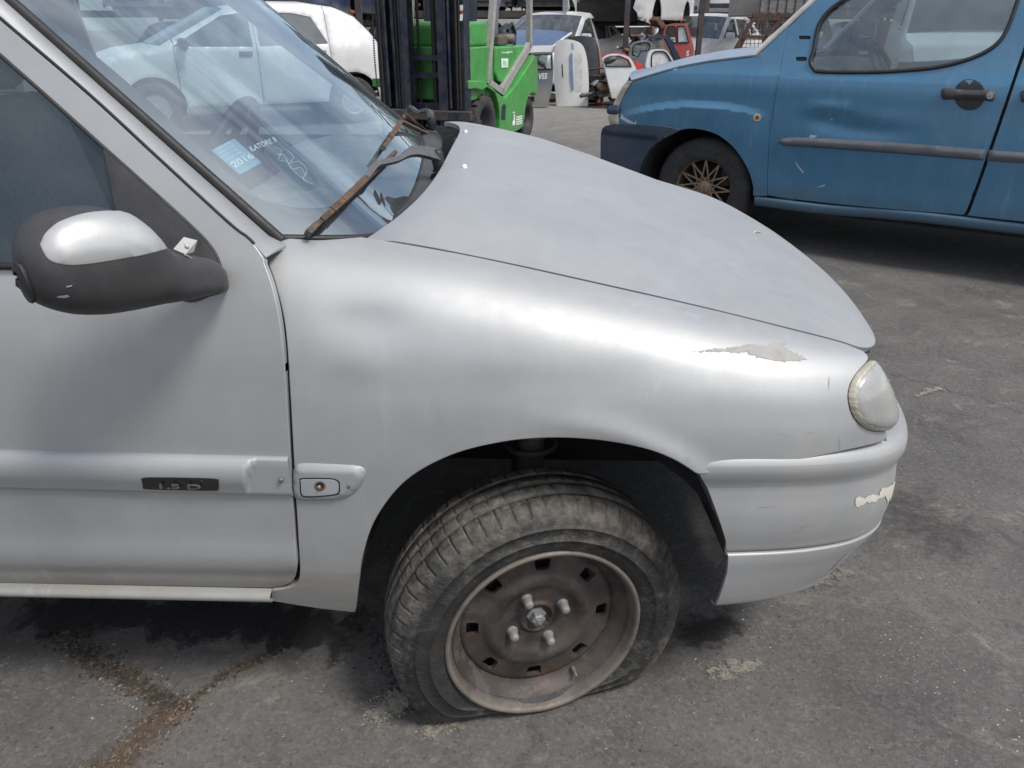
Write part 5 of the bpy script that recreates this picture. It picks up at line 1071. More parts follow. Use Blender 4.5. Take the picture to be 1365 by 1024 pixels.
mp_ = [FK.at(*p, 0, -.505) for p in ((614.5, 15.2), (617.5, 15.2), (617.5, 18.5), (614.5, 18.5))]; mesh('mast_label', [p+(-.004, 0, 0) for p in mp_], [(0, 1, 2, 3)], plain('red_print', (.6, .06, .05), .6), fk, smooth=False)
# wheels with chunky lugs
def lug_wheel(x, y, Rr, w, parent, name):
    h = holder(name, parent, Matrix.Translation((x, y, Rr)) @ Matrix.Rotation(R(90), 4, 'X')); b = MB(); hw_ = w/2
    b.lathe([(Rr*.55, -hw_*.8), (Rr*.62, -hw_), (Rr*.88, -hw_), (Rr*.94, -hw_*.9), (Rr*.94, hw_*.9), (Rr*.88, hw_), (Rr*.62, hw_), (Rr*.55, hw_*.8)], 40)
    for k in range(20):
        for s_ in (-1, 1):
            a = 2*math.pi*(k+.25*s_)/20; M3 = Matrix.Rotation(a, 3, 'Z'); b.box(np.array(M3 @ Vector((Rr*.955, 0, s_*hw_*.47))), (Rr*.10, Rr*.20, hw_*.93), rot=M3, bev=.008)
    b.build('tyre', plain('solid_rubber', (.030, .030, .032), .85, 0, .25, 30, dust=(.12, .11, .10, .4)), h)
    MB().lathe([(0, hw_*.55), (Rr*.18, hw_*.55), (Rr*.2, hw_*.3), (Rr*.48, hw_*.25), (Rr*.52, hw_*.8), (Rr*.57, hw_*.85)], 32).build('rim', plain('black_rim', (.02, .02, .022), .5), h)
    return h
lug_wheel(.03, .135, .30, .25, fk, 'front_wheel'); lug_wheel(.03, FWD-.135, .30, .25, fk, 'front_wheel'); lug_wheel(1.43, .13, .235, .18, fk, 'rear_wheel'); lug_wheel(1.43, FWD-.13, .235, .18, fk, 'rear_wheel')
# ------------------------------------------------------------------ other cars of the yard
M_YG = glass('yard_car_glass', (.40, .47, .48), ior=.11, dirt=.16); M_HUB = plain('grey_hub', (.25, .25, .25), .5, .3, .2, 30); M_DISC = plain('rusty_disc', (.22, .085, .04), .8, .2, .35, 30)
M_LAMPG = plain('clear_lamp', (.40, .42, .44), .15, .2, .15, 30, coat=.8); M_RLAMP = plain('red_lamp', (.35, .012, .015), .25, 0, .15, 30, coat=.6); M_ORG = plain('orange_lamp', (.75, .18, .03), .3)
def clipx(P, x, keep_less):
    o = []; P = np.asarray(P, float); f = (lambda p: x-p[0]) if keep_less else (lambda p: p[0]-x)
    for i in range(len(P)):
        a, b = P[i-1], P[i]; fa, fb = f(a), f(b)
        if fa*fb < 0: o.append(a+(b-a)*fa/(fa-fb))
        if fb >= 0: o.append(b)
    return np.array(o)
class Car:
    """a road car from its side outline; local x forwards, y across (0 = middle), z up"""
    def __init__(s, name, label, cat, loc, yaw, mat, prof, W_=.84, belt=.92, tumble=.36, cuts=(), wins=(), wheels=((1.25, .29), (-1.25, .29)), rad=.30, arch=.34, bottom=.22, group=None, wheel_kind='full', parts=True, rimmat=None, glassmat=None, trimz=None, lampmat=None, sp=.07, skip=(), rot=None, bumper_mat=None):
        s.W, s.belt, s.tm = W_, belt, tumble; s.root = r = thing(name, label, cat, loc, yaw, group, rot); s.mat = mat
        allp = [p for n_, L_ in prof for p in L_]; pp = [allp[0]]
        for p in allp[1:]:
            if abs(p[0]-pp[-1][0])+abs(p[1]-pp[-1][1]) > 1e-6: pp.append(p)
        s.pp = np.array(pp); s.xf, s.xr = s.pp[:, 0].max(), s.pp[:, 0].min()
        fx = s.pp[0]; rx = s.pp[-1]; bot = []
        for wx, wz in sorted(wheels): bot += [(wx+arch*math.cos(a), wz+arch*math.sin(a)) for a in np.linspace(R(196), R(-16), 14) if wz+arch*math.sin(a) > bottom]
        out_ = np.vstack([s.pp, [(rx[0], bottom+.05)] if rx[1] > bottom+.08 else np.zeros((0, 2)), [(sorted(wheels)[0][0]-arch-.03, bottom)], bot, [(sorted(wheels)[-1][0]+arch+.03, bottom)]])
        s.S = HSurf(s.y, Frame(0, 0)); g = glassmat or M_YG
        xs = [99]+sorted(cuts, reverse=True)+[-99]; names = {1: ['body_side'], 2: ['fender', 'rear_quarter'], 3: ['fender', 'front_door', 'rear_quarter'], 4: ['fender', 'front_door', 'rear_door', 'rear_quarter']}[len(xs)-1]
        out_r = resample(out_, .05)
        for i in range(len(xs)-1):
            P = out_r
            if xs[i] < 90: P = clipx(P, xs[i]-.005, True)
            if xs[i+1] > -90: P = clipx(P, xs[i+1]+.005, False)
            H = [np.array(w_, float) for w_ in wins if xs[i] > np.mean([p[0] for p in w_]) > xs[i+1]]
            for sd in (0, 1): s.sheet(names[i], P, mat, H, sd, sp)
        for w_ in wins:
            for sd in (0, 1): s.sheet('side_window', np.array(w_, float), g, [], sd, .4, -.008)
        for n_, L_ in prof:
            if n_ in skip: continue
            m = g if n_ in ('windscreen', 'rear_window') else (bumper_mat if bumper_mat and 'bumper' in n_ else mat)
            o = s.strip(n_, L_, m)
        if wheel_kind:
            for wx, wz in wheels:
                for sd in (-1, 1):
                    h = holder('wheel', r, Matrix.Translation((wx, sd*(W_-.11), wz)) @ Matrix.Rotation(R(90 if sd < 0 else -90), 4, 'X'))
                    if wheel_kind == 'full': plain_wheel(h, rimmat or M_HUB, rad, rad*.60)
                    else: MB().lathe([(0, .09), (.03, .09), (.035, .03), (.07, .025), (.072, .012), (.125, .012), (.125, -.012), (.07, -.014), (.05, -.1)], 28).build('brake_disc', M_DISC, h)
        b = MB(); b.box(((s.xf+s.xr)/2, 0, bottom+.08), ((s.xf-s.xr)-.5, 2*W_-.5, .05)); b.box(((wheels[0][0]+wheels[1][0])/2, 0, bottom+.10), (abs(wheels[0][0]-wheels[1][0])-2*arch-.06, 2*W_-.12, .05))
        for wx, wz in wheels: b.box((wx, 0, wz+.1), (2*arch, 2*W_-.56, .42))
        b.box((max(w_[0] for w_ in wheels)-.45, 0, .6), (.05, 2*W_-.2, .5)); b.build('floor_pan', M_DARK, r)
        xm = (wheels[0][0]+wheels[1][0])/2
        if wins:
            for dx_ in (.0, -.95):
                for sd in (-.36, .36):
                    b = MB(); b.box((xm+dx_+.1, sd, bottom+.30), (.48, .46, .16), bev=.05); b.box((xm+dx_-.18, sd, bottom+.60), (.14, .44, .56), rot=Matrix.Rotation(R(-14), 3, 'Y'), bev=.05); b.box((xm+dx_-.27, sd, bottom+.95), (.09, .25, .15), bev=.03); b.build('seat', M_CAB, r)
            b = MB(); b.box((xm+.72, 0, belt-.06), (.40, 2*W_-.26, .14), bev=.05); b.build('dashboard', M_CAB, r)
    def ztop(s, x):
        o = np.argsort(s.pp[:, 0]); return np.interp(x, s.pp[o, 0], s.pp[o, 1])
    def y(s, x, z):
        x = np.asarray(x, float); z = np.asarray(z, float)
        i = .03*np.clip((.45-z)/.3, 0, 1)**2+s.tm*np.clip(z-s.belt, 0, 2)+.014*np.clip((z-s.belt+.16)/.16, 0, 1)**2
        i = i+.22*np.clip((x-(s.xf-.55))/.55, 0, 1)**2.6+.13*np.clip((s.xr+.5-x)/.5, 0, 1)**2.6
        h = s.ztop(x)-z; i = i+.05*(1-np.clip(h/.07, 0, 1))**2
        return -(s.W-i)
    def sheet(s, name, P, mat, H, sd, sp, off=0.0):
        o = panel(name, s.S, P, mat, s.root, sp=sp, holes=H, off=off, flange=.012 if H or sp < .3 else 0, esp=.05 if sp < .3 else .2)
        if sd:
            me = o.data; 
            for v in me.vertices: v.co.y *= -1
            me.flip_normals(); me.update(); n = np.array([v.normal[:] for v in me.vertices]); me.normals_split_custom_set_from_vertices([tuple(k) for k in n])
        return o
    def strip(s, name, L_, mat):
        L_ = np.array(L_, float); w_ = np.linspace(-1, 1, 21); rows = []
        t = np.r_[0, np.cumsum(np.linalg.norm(np.diff(L_, axis=0), axis=1))]; tt = np.unique(np.concatenate([np.linspace(0, t[-1], max(3, int(t[-1]/.08))), t]))
        for k in tt:
            x = np.interp(k, t, L_[:, 0]); z = np.interp(k, t, L_[:, 1]); e = -float(s.y(np.array([x]), np.array([z]))[0])
            vert = name.startswith(('front', 'rear_b', 'tail')); cr = .035 if not vert else 0.; bw = {'front_bumper': .16, 'bonnet': .10, 'windscreen': .12, 'rear_window': -.10, 'tailgate': -.07, 'rear_bumper': -.10, 'boot_lid': -.05}.get(name, 0)
            if name == 'bonnet': bw *= np.clip((x-L_[:, 0].min())/.6*.6+.4, 0, 1.2)
            rows.append([(x+bw*(1-abs(q)**2.2)-(bw*.0), q*e, z+cr*(1-abs(q)**2.5)) for q in w_])
        return gridsurf(name, np.array(rows), mat, s.root)
    def patch(s, name, P, mat, side=-1, off=.004, pil=None, parent=None, sp=.05):
        o = panel(name, s.S, np.array(P, float), mat, parent or s.root, sp=sp, off=off, flange=.01, pillow=pil)
        return o
HATCH = [('front_bumper', [(1.98, .25), (2.02, .42), (1.98, .60)]), ('bonnet', [(1.98, .60), (1.88, .76), (1.45, .92), (1.05, .98)]), ('windscreen', [(1.05, .98), (.25, 1.38)]), ('roof', [(.25, 1.38), (-.2, 1.45), (-.9, 1.44), (-1.45, 1.38)]), ('rear_window', [(-1.45, 1.38), (-1.72, .98)]), ('tailgate', [(-1.72, .98), (-1.80, .86), (-1.82, .60)]), ('rear_bumper', [(-1.82, .60), (-1.88, .56), (-1.88, .38)])]
SEDAN = [('front_bumper', [(2.05, .24), (2.10, .42), (2.05, .58)]), ('bonnet', [(2.05, .58), (1.98, .70), (1.5, .86), (.95, .93)]), ('windscreen', [(.95, .93), (.22, 1.36)]), ('roof', [(.22, 1.36), (-.15, 1.42), (-.75, 1.415), (-1.12, 1.35)]), ('rear_window', [(-1.12, 1.35), (-1.62, 1.02)]), ('boot_lid', [(-1.62, 1.02), (-2.02, .98), (-2.10, .90), (-2.12, .62)]), ('rear_bumper', [(-2.12, .62), (-2.18, .56), (-2.16, .34)])]
M_WHT_P = paint('white_car_paint', (.62, .615, .61), metal=0, rough=.35, coat=.4, dz=(.22, .36), flake=False); M_SILV2 = paint('pale_silver_paint', (.60, .61, .62), metal=.12, rough=.36, coat=.3, dz=(.22, .36)); M_REDP = paint('faded_red_paint', (.42, .085, .065), metal=0, rough=.5, coat=.1, dirt=(.30, .18, .14), flake=False)
M_GREYP = paint('grey_car_paint', (.17, .19, .215), metal=.4, rough=.4, coat=.2); M_NAVY = paint('navy_paint', (.018, .03, .075), metal=.3, rough=.35, coat=.3); M_DKC = paint('dark_car_paint', (.03, .034, .042), metal=.3, rough=.45, coat=.1)
# white hatch behind the silver car; local x forwards = towards picture left
PU_Y = R(28+180); px_ = Frame(-1.95, 11.0, 0, R(28)); c_ = px_.world(np.array([-1.42, .83, 0]))
wins = [[(.92, .97), (.30, 1.31), (.10, 1.335), (-.02, 1.335), (-.02, .96)], [(-.10, .96), (-.10, 1.345), (-.55, 1.345), (-.80, 1.30), (-.97, .985)]]
HATCH_R = [(n_, L_) for n_, L_ in HATCH[:3]]+[('roof', [(.25, 1.38), (-.2, 1.45), (-.75, 1.45), (-1.15, 1.40)]), ('rear_window', [(-1.15, 1.40), (-1.38, 1.30), (-1.56, 1.12), (-1.68, .96)]), ('tailgate', [(-1.68, .96), (-1.77, .82), (-1.82, .60)]), ('rear_bumper', [(-1.82, .60), (-1.88, .56), (-1.88, .38)])]
pu = Car('white_hatchback', 'clean white hatchback parked behind the windscreen of the silver car', 'car', tuple(c_), PU_Y, M_WHT_P, HATCH_R, W_=.83, belt=.95, cuts=(.90, -.06, -.98), wins=wins, wheels=((1.20, .29), (-1.26, .29)), arch=.36, sp=.05)
for sd in (1,):
    for xh, zh in ((-.84, .885), (.08, .885)):
        b = MB(); yv = pu.y(np.array([xh]), np.array([zh]))[0]; b.box((xh, yv-.012, zh), (.16, .03, .055), bev=.012); b.build('door_handle', M_MOULD, pu.root)
        b = MB(); b.box((xh, -yv+.012, zh), (.16, .03, .055), bev=.012); b.build('door_handle', M_MOULD, pu.root)
for sd in (-1, 1): MB().box((.80, sd*(.83+.08), 1.0), (.10, .20, .13), bev=.03).build('door_mirror', M_BLK, pu.root)
WF = Frame(0, 0)
def wat(px, py, Y): return WF.at(px, py, 1, Y)
def place(px, py, Y, loc, yaw):
    P = wat(px, py, Y); c, s_ = math.cos(yaw), math.sin(yaw); return (P[0]-(c*loc[0]-s_*loc[1]), P[1]-(s_*loc[0]+c*loc[1]), 0.)
SW_WINS = [[(.78, .95), (.24, 1.29), (.06, 1.33), (-.06, 1.335), (-.06, .95)], [(-.15, .95), (-.15, 1.335), (-.62, 1.325), (-.80, 1.29), (-.88, .98)], [(-.92, 1.0), (-.84, 1.27), (-1.02, 1.24), (-1.28, 1.05)]]
def face(c, lampmat=None, badge=True, plate=True, low=False):
    """headlamps, grille and number plate recess on the nose of a car"""
    W_ = c.W; r = c.root; xf = c.xf
    for sd in (-1, 1):
        b = MB(); b.box((xf-.10-.02, sd*(W_-.28), .66), (.16, .36, .15), rot=Matrix.Rotation(sd*R(-22), 3, 'Z') @ Matrix.Rotation(R(-18), 3, 'Y'), bev=.035); b.build('headlamp', lampmat or M_LAMPG, r)
        b = MB(); b.box((xf+.03, sd*(W_-.30), .36), (.05, .22, .08), rot=Matrix.Rotation(sd*R(-18), 3, 'Z'), bev=.02); b.build('bumper_lamp', M_ORG if low else M_BLK, r)
    b = MB(); b.box((xf+.03, 0, .60), (.10, .62, .10), bev=.02); b.build('grille', M_BLK, r)
    b = MB(); b.box((xf+.145, 0, .40), (.03, .80, .10), bev=.02); b.build('air_intake', M_BLK, r)
def mirrors(c, mat, x=.72, z=1.0):
    for sd in (-1, 1): MB().box((x, sd*(c.W+.10), z), (.09, .20, .13), bev=.035).build('door_mirror', mat, c.root)
# white saloon with a raised bonnet
yw = R(-118); wb = Car('white_saloon', 'white saloon with its blue bonnet propped half open behind the forklift', 'car', place(777, 22, 16.3, (.22, .66), yw), yw, M_WHT_P, SEDAN, W_=.86, belt=.93, cuts=(.92, -.10, -.92), wins=SW_WINS, wheels=((1.30, .30), (-1.30, .30)), sp=.06, skip=('bonnet',))
face(wb); mirrors(wb, M_WHT_P)
M_BLUEB = paint('blue_bonnet_paint', (.05, .10, .22), metal=.3, rough=.3, coat=.4, dz=(-9, -8))
hb_ = MB(); hb_.grid(np.array([[(.95+1.05*t-.08*(1-w_**2)*(1-t), w_*(.74-.06*t), 1.08-.28*t+.05*(1-w_**2)-.06*t*t) for w_ in np.linspace(-1, 1, 13)] for t in np.linspace(0, 1, 10)])); hb_.build('bonnet', M_BLUEB, wb.root, label='blue bonnet propped half open')
b = MB(); e = np.array([(.95+1.05*t, .75-.06*t, 1.07-.28*t-.06*t*t) for t in np.linspace(0, 1, 10)]); b.tube(e, .022, 6); b.tube([(2.0, w_*.69, .735+.05*(1-w_**2)) for w_ in np.linspace(-1, 1, 10)], .02, 6); b.build('bonnet_edge', M_TRIM, wb.root)
MB().box((1.45, 0, .70), (1.0, 1.2, .16), bev=.03).box((1.3, .2, .82), (.35, .4, .14), bev=.03).build('engine', M_DARK, wb.root)
# silver saloon further right
yw = R(-126); sb_ = Car('silver_saloon', 'pale silver saloon parked facing the camera beyond the red door', 'car', place(970, 27, 19.0, (.22, .66), yw), yw, M_SILV2, SEDAN, W_=.86, belt=.93, cuts=(.92, -.10, -.92), wins=SW_WINS, wheels=((1.30, .30), (-1.30, .30)), sp=.06)
face(sb_, low=True); mirrors(sb_, M_SILV2)
# pale hatchback behind the wire cage
yw = R(-122); pb = Car('pale_hatchback', 'pale hatchback half hidden behind the rusty wire cage', 'car', place(1012, 28, 21.5, (.25, -.66), yw), yw, M_WHT_P, HATCH, W_=.83, belt=.95, cuts=(.90, -.06, -.98), wins=wins, wheels=((1.20, .29), (-1.26, .29)), sp=.08)
face(pb); mirrors(pb, M_WHT_P)
# parked out to the sides
yw = R(160); Car('dark_estate', 'dark grey estate seen only through the silver car windows', 'car', (-6.6, 9.3, 0), yw, M_GREYP, HATCH, W_=.83, belt=.95, cuts=(.90, -.06, -.98), wins=wins, wheels=((1.20, .29), (-1.26, .29)), sp=.09)
LORRY = [('front_bumper', [(2.2, .30), (2.26, .5), (2.2, .75)]), ('bonnet', [(2.2, .75), (2.1, 1.0), (1.75, 1.12)]), ('windscreen', [(1.75, 1.12), (1.15, 1.75)]), ('roof', [(1.15, 1.75), (.8, 1.85), (-2.3, 1.85), (-2.38, 1.78)]), ('tailgate', [(-2.38, 1.78), (-2.45, 1.0), (-2.45, .5)]), ('rear_bumper', [(-2.45, .5), (-2.5, .45), (-2.48, .33)])]
yw = R(-112); Car('white_panel_van', 'white panel van seen through the windows of the blue van', 'van', (5.9, 10.9, 0), yw, M_WHT_P, LORRY, W_=.90, belt=1.1, tumble=.14, cuts=(1.55, .55), wins=[[(1.45, 1.15), (1.02, 1.62), (.62, 1.66), (.62, 1.15)]], wheels=((1.45, .32), (-1.4, .32)), rad=.32, arch=.38, sp=.1)
# ---- steel racks with stripped cars on them
M_RACK = plain('rusty_rack_steel', (.045, .042, .044), .7, .2, .4, 6, dust=(.16, .09, .06, .4))
def rack(x0, x1, y0, y1, z, label):
    r = thing('storage_rack', label, 'rack', ((x0+x1)/2, (y0+y1)/2, 0), 0, 'steel racks along the back of the yard'); hx, hy = (x1-x0)/2, (y1-y0)/2
    for sx in (-1, 1):
        for sy in (-1, 1): MB().box((sx*(hx-.06), sy*(hy-.06), 1.6), (.09, .09, 3.2)).build('post', M_RACK, r)
    for zz in (z, z+1.75):
        for sy in (-1, 1): MB().box((0, sy*(hy-.06), zz-.07), (2*hx-.24, .09, .14)).build('beam', M_RACK, r)
        for k in range(3): MB().box(((k-1)*(hx-.4), 0, zz-.065), (.10, 2*hy-.24, .10)).build('cross_beam', M_RACK, r)
    return r
RZ_ = 1.50
protos = {}
def stack_car(kind, mat, x, y, z, yaw, label, sp=.09, skip=()):
    prof = {'h': HATCH, 's': SEDAN, 'v': LORRY}[kind]; w_ = {'h': wins, 's': SW_WINS, 'v': [[(1.45, 1.15), (1.02, 1.62), (.62, 1.66), (.62, 1.15)]]}[kind]
    key = (kind, mat.name)
    nm = {'h': 'stripped_hatchback', 's': 'stripped_saloon', 'v': 'stripped_van'}[kind]
    if key in protos:
        c = copy_tree(protos[key]); c.location = (x, y, z); c.rotation_euler = (0, 0, yaw); c['label'] = label
    else:
        cc = Car(nm, label, 'car', (x, y, z), yaw, mat, prof, W_=.84 if kind != 'v' else .9, belt=.94 if kind != 'v' else 1.1, tumble=.36 if kind != 'v' else .14, cuts=(.90, -.08, -.95) if kind != 'v' else (1.55, .55), wins=w_, wheels=((1.25, .29), (-1.28, .29)) if kind != 'v' else ((1.45, .30), (-1.4, .30)), arch=.35 if kind != 'v' else .39, sp=sp, wheel_kind='disc', group='stripped cars stacked on the racks', skip=skip)
        if not skip: face(cc)
        c = protos[key] = cc.root
    c['group'] = 'stripped cars stacked on the racks'; return c
# the row along the back: ground level and first shelf
row = [(-8.6, 18.6, 'h', M_GREYP), (-6.6, 18.8, 's', M_NAVY), (-4.7, 18.4, 'h', M_DKC), (-2.75, 18.6, 's', M_DKC), (-.85, 18.8, 'h', M_NAVY), (1.05, 18.6, 's', M_DKC), (7.2, 19.6, 'h', M_DKC), (9.2, 19.6, 's', M_GREYP), (11.2, 19.5, 'h', M_NAVY)]
adj = ['grey', 'navy', 'black', 'dark', 'blue', 'sooty', 'dull black', 'dusty grey', 'deep blue']
wh = ['far left end of the rack', 'shelf left of the white hatchback', 'shelf above the white hatchback', 'shelf left of the forklift mast', 'shelf behind the forklift seat', 'shelf above the white saloon roof', 'shelf behind the rusty wire cage', 'shelf behind the blue van', 'far right end of the rack']
for i, (x, y, k, m) in enumerate(row):
    stack_car(k, m, x, y+2.5, RZ_-.165, R(-90+[6, -5, 4, -8, 5, -4, 7, -6, 3][i]), f'{adj[i]} wheel-less car on the {wh[i]}')
low = [(-8.4, 18.8, 's', M_DKC), (-6.5, 18.6, 'h', M_NAVY), (-4.6, 18.9, 's', M_GREYP), (-2.8, 18.7, 'h', M_DKC), (-.9, 18.6, 's', M_NAVY), (9.3, 19.4, 'h', M_GREYP), (11.3, 19.6, 's', M_DKC)]
wl2 = ['left end of the bottom row', 'bottom row left of the white hatchback', 'bottom row beyond the white hatchback', 'bottom row left of the forklift', 'bottom row behind the forklift', 'bottom row beyond the blue van', 'right end of the bottom row']
for i, (x, y, k, m) in enumerate(low): stack_car(k, m, x, y+2.5, -.165, R(-90+[3, -4, 5, -3, 4, -5, 2][i]), f'stripped car on the ground, {wl2[i]}')
for i, (a, c) in enumerate(((-9.7, -5.65), (-5.6, -1.85), (-1.8, 2.1), (6.2, 10.2), (10.25, 12.3))): rack(a, c, 18.9, 23.4, RZ_, ['rusty steel rack at the far left', 'rusty steel rack behind the white hatchback', 'rusty steel rack behind the forklift', 'rusty steel rack behind the blue van', 'rusty steel rack at the far right'][i])
# dark car with an orange brake disc, high between the white hatchback and the mast
stack_car('s', M_NAVY, -3.30, 14.95, 1.10, R(-92), 'navy stripped saloon with a bare orange brake disc left of the mast'); r = rack(-4.3, -2.32, 13.2, 16.4, 1.31, 'short rusty rack under the navy saloon')
for o in r.children: pass
# white stripped van over the red door, silver car beside it
yw = R(-113); p = place(876, 20, 16.6, (1.45, .9), yw); stack_car('v', M_WHT_P, p[0], p[1], 1.0, yw, 'white stripped van lying on the rack above the red door', sp=.06, skip=('front_bumper', 'bonnet', 'windscreen'))
yw = R(-104); p = place(1004, 8, 21.6, (1.25, .84), yw); stack_car('h', M_SILV2, p[0], p[1], 1.24, yw, 'silver stripped hatchback on the rack beside the dark container'); p2 = place(964, 8, 22.3, (1.25, .0), R(-92)); stack_car('h', M_DKC, p2[0], p2[1], 1.24, R(-92), 'black stripped hatchback on the rack right of the white van')
rack(4.6, 6.15, 20.4, 24.6, 1.40, 'rusty steel rack under the silver hatchback and the black one'); rack(2.0, 3.45, 15.2, 19.3, 1.165, 'rusty steel rack under the white stripped van')
cn = thing('container', 'dark blue steel container resting on the rusty beam', 'container', tuple(wat(1046, 19, 16.4)*(1, 1, 0)+(0, 1.2, 1.36)), 0)
MB().box((0, 0, .62), (1.02, 2.2, 1.22), bev=.02).build('container_box', M_NAVY, cn)
for k in range(6): MB().box((-.42+.168*k, -1.115, .62), (.07, .03, 1.1)).build('rib', M_NAVY, cn)
MB().box((0, -1.1, -.03), (1.2, .12, .07)).build('base_beam', M_RACK, cn)
# ---- loose panels standing in the heap in front
def loose(name, label, cat, Y, outline, mat, holes=(), glassm=None, yaw=0., thick=.05, curve=.10, pil=None):
    P = np.array(outline, float); c = P.mean(0); b_ = P[np.argmax(P[:, 1])]; o = wat(c[0], b_[1], Y); fr = Frame(o[0], o[1], 0, yaw); r = thing(name, label, cat, tuple(fr.o), yaw)
    s_ = HSurf(lambda x, z: curve*np.asarray(x, float)**2+.03*np.asarray(z, float), fr); q = s_.px(P); H = [s_.px(h) for h in holes]
    body = panel(name+'_skin' if cat != 'door' else 'door_skin', s_, q, mat, r, sp=.06, holes=H, flange=thick, esp=.03, pillow=pil)
    for h in H:
        if glassm: panel('window_pane', s_, h, glassm, r, sp=.3, off=-.01, flange=0)
        b = MB(); R3 = s_.pos(resample(h, .04))+(0, -.004, 0); b.tube(np.vstack([R3, R3[:2]]), .012, 5, caps=False); b.build('window_seal', M_RUB, r)
    bk = np.array(q); b = MB(); o_ = s_.pos(thin(resample(q, .06), .03))+(0, thick+.01, 0); cen = o_.mean(0)
    if not holes: mesh('inner_skin', np.vstack([o_, [cen]]), [(i, (i+1) % len(o_), len(o_)) for i in range(len(o_))], M_CAB, r)
    return r, s_
def wing_mirror(label, Y, outline, mat=None):
    r, s_ = loose('wing_mirror', label, 'mirror', Y, catmull(outline, 4, True)[:], mat or M_BLK, thick=.07, curve=0, pil=(.05, .05)); return r
M_TGW = plain('dusty_white_paint', (.70, .70, .68), .4, 0, .06, 6, coat=.3, dust=(.5, .46, .38, .25)); M_GBLK = plain('scuffed_grey_plastic', (.075, .08, .088), .6, 0, .2, 14, dust=(.15, .15, .15, .3)); M_PGL = glass('green_pane', (.55, .66, .60), ior=.12, dirt=.22, dirtcol=(.45, .5, .47)); M_WPN = plain('whitened_pane', (.52, .53, .52), .3, coat=.5)
tg, ts = loose('tailgate', 'white tailgate standing on its side on the ground', 'tailgate', 13.35, segs([(742, 141.5), (740, 120), (738.5, 90), (739, 66), (741, 56)], [(741, 56), (746, 53.5), (758, 53), (770, 56), (777, 62), (781.5, 75), (784, 95), (784.8, 118), (783.5, 141.5)], [(783.5, 141.5), (742, 141.5)]), M_TGW, yaw=R(-12), thick=.10, curve=.5)
panel('handle_strip', ts, ts.px(segs([(759.5, 74), (761, 71.5), (763, 72), (763.5, 90), (764.8, 116), (764.5, 119.5), (762, 119), (760, 100), (759.5, 74)])), plain('blue_grey_trim', (.25, .32, .45), .3, .3), tg, sp=.05, off=.012, flange=.012)
panel('lock_slot', ts, ts.px([(748.5, 86), (750, 86), (751, 103), (749.5, 103)]), M_RUB, tg, sp=.05, off=.002, flange=0); panel('badge', ts, ts.px([(761, 57.5), (764.5, 58), (765, 66), (762, 66)]), plain('grey_badge', (.35, .36, .38), .4), tg, sp=.05, off=.003, flange=0)
panel('plate_recess', ts, ts.px(segs([(766, 74), (775, 74), (776, 118), (767, 122)], [(767, 122), (766, 74)])), plain('pale_recess', (.58, .57, .54), .5), tg, sp=.05, off=.002, flange=0)
loose('bumper', 'dark grey plastic bumper standing on end behind the white tailgate', 'bumper', 13.75, segs([(770, 137), (768, 100), (757, 49.5)], [(757, 49.5), (775, 48), (791, 50.5)], [(791, 50.5), (796, 72), (797.5, 100), (796.5, 137)], [(796.5, 137), (770, 137)]), M_GBLK, yaw=R(-20), thick=.12, curve=.9)
loose('pink_panel', 'faded pink strip of bodywork beside the dark bumper', 'car panel', 13.95, [(792, 58), (797, 60), (802, 78), (801, 100), (798, 130), (794, 130)], plain('faded_pink', (.55, .22, .20), .5), thick=.03)
r, _ = loose('tail_lamp', 'small red tail lamp lying on the ground by the dark bumper', 'tail lamp', 13.45, catmull([(793, 138), (795, 130), (798, 126), (802.5, 128), (802.5, 137), (798, 140.5)], 4, True), M_RLAMP, thick=.09, curve=0, pil=(.03, .03))
panel('lamp_window', _, _.px([(796.5, 131), (799.5, 130), (800, 136), (797, 137)]), M_LAMPG, r, sp=.04, off=.034, flange=.004)
g_, gs_ = loose('car_door', 'dark grey door with white numbers chalked on it', 'door', 13.1, segs([(713, 142.8), (711.5, 120), (710, 93), (708.5, 72)], [(708.5, 72), (712, 70), (736, 69.5)], [(736, 69.5), (737.5, 93), (735, 118), (729.5, 142.8)], [(729.5, 142.8), (713, 142.8)]), M_GREYP, holes=[np.array([(711, 73.5), (734.5, 72.5), (735.5, 92), (712, 92.5)])], glassm=M_PGL, yaw=R(-8))
text_px('lettering', 'V55', gs_, (717, 106), (729, 105.5), (1, -8), M_LET, g_, .004, bold=.03)
wing_mirror('black wing mirror on the dark grey door', 12.85, [(713.5, 80), (716, 77), (721, 79), (727, 86), (728.5, 92), (723, 90), (717, 86)])
loose('roof_skin', 'white roof panel lying across the top of the dark grey door', 'car panel', 13.5, [(707, 61.5), (738, 60.5), (739, 69), (712, 70.5), (708, 69)], M_TGW, thick=.25, curve=0)
h_, hs_ = loose('car_door', 'pale grey door with a black mirror left of the blue van nose', 'door', 12.9, segs([(816, 131), (811, 110), (806, 89), (803, 78)], [(803, 78), (812, 73), (826, 72.5), (840, 78), (848, 92)], [(848, 92), (852, 110), (850, 131)], [(850, 131), (816, 131)]), M_SILV2, holes=[np.array([(806, 79), (813, 75.5), (826, 75), (837, 80), (841.5, 88.5), (808, 88.5)])], glassm=M_PGL, yaw=R(12))
wing_mirror('black wing mirror on the pale grey door', 12.6, [(805, 83), (808, 78.5), (815, 75.5), (822, 76), (822.5, 79), (816, 84), (808, 86)])
loose('red_strip', 'bright red strip of bodywork behind the pale grey door', 'car panel', 13.2, [(802, 73), (820, 70.5), (832, 71), (843, 80), (856, 86), (861, 97), (846, 97), (838, 88), (826, 76), (806, 76)], plain('bright_red_paint', (.50, .05, .06), .4, coat=.3), thick=.03)
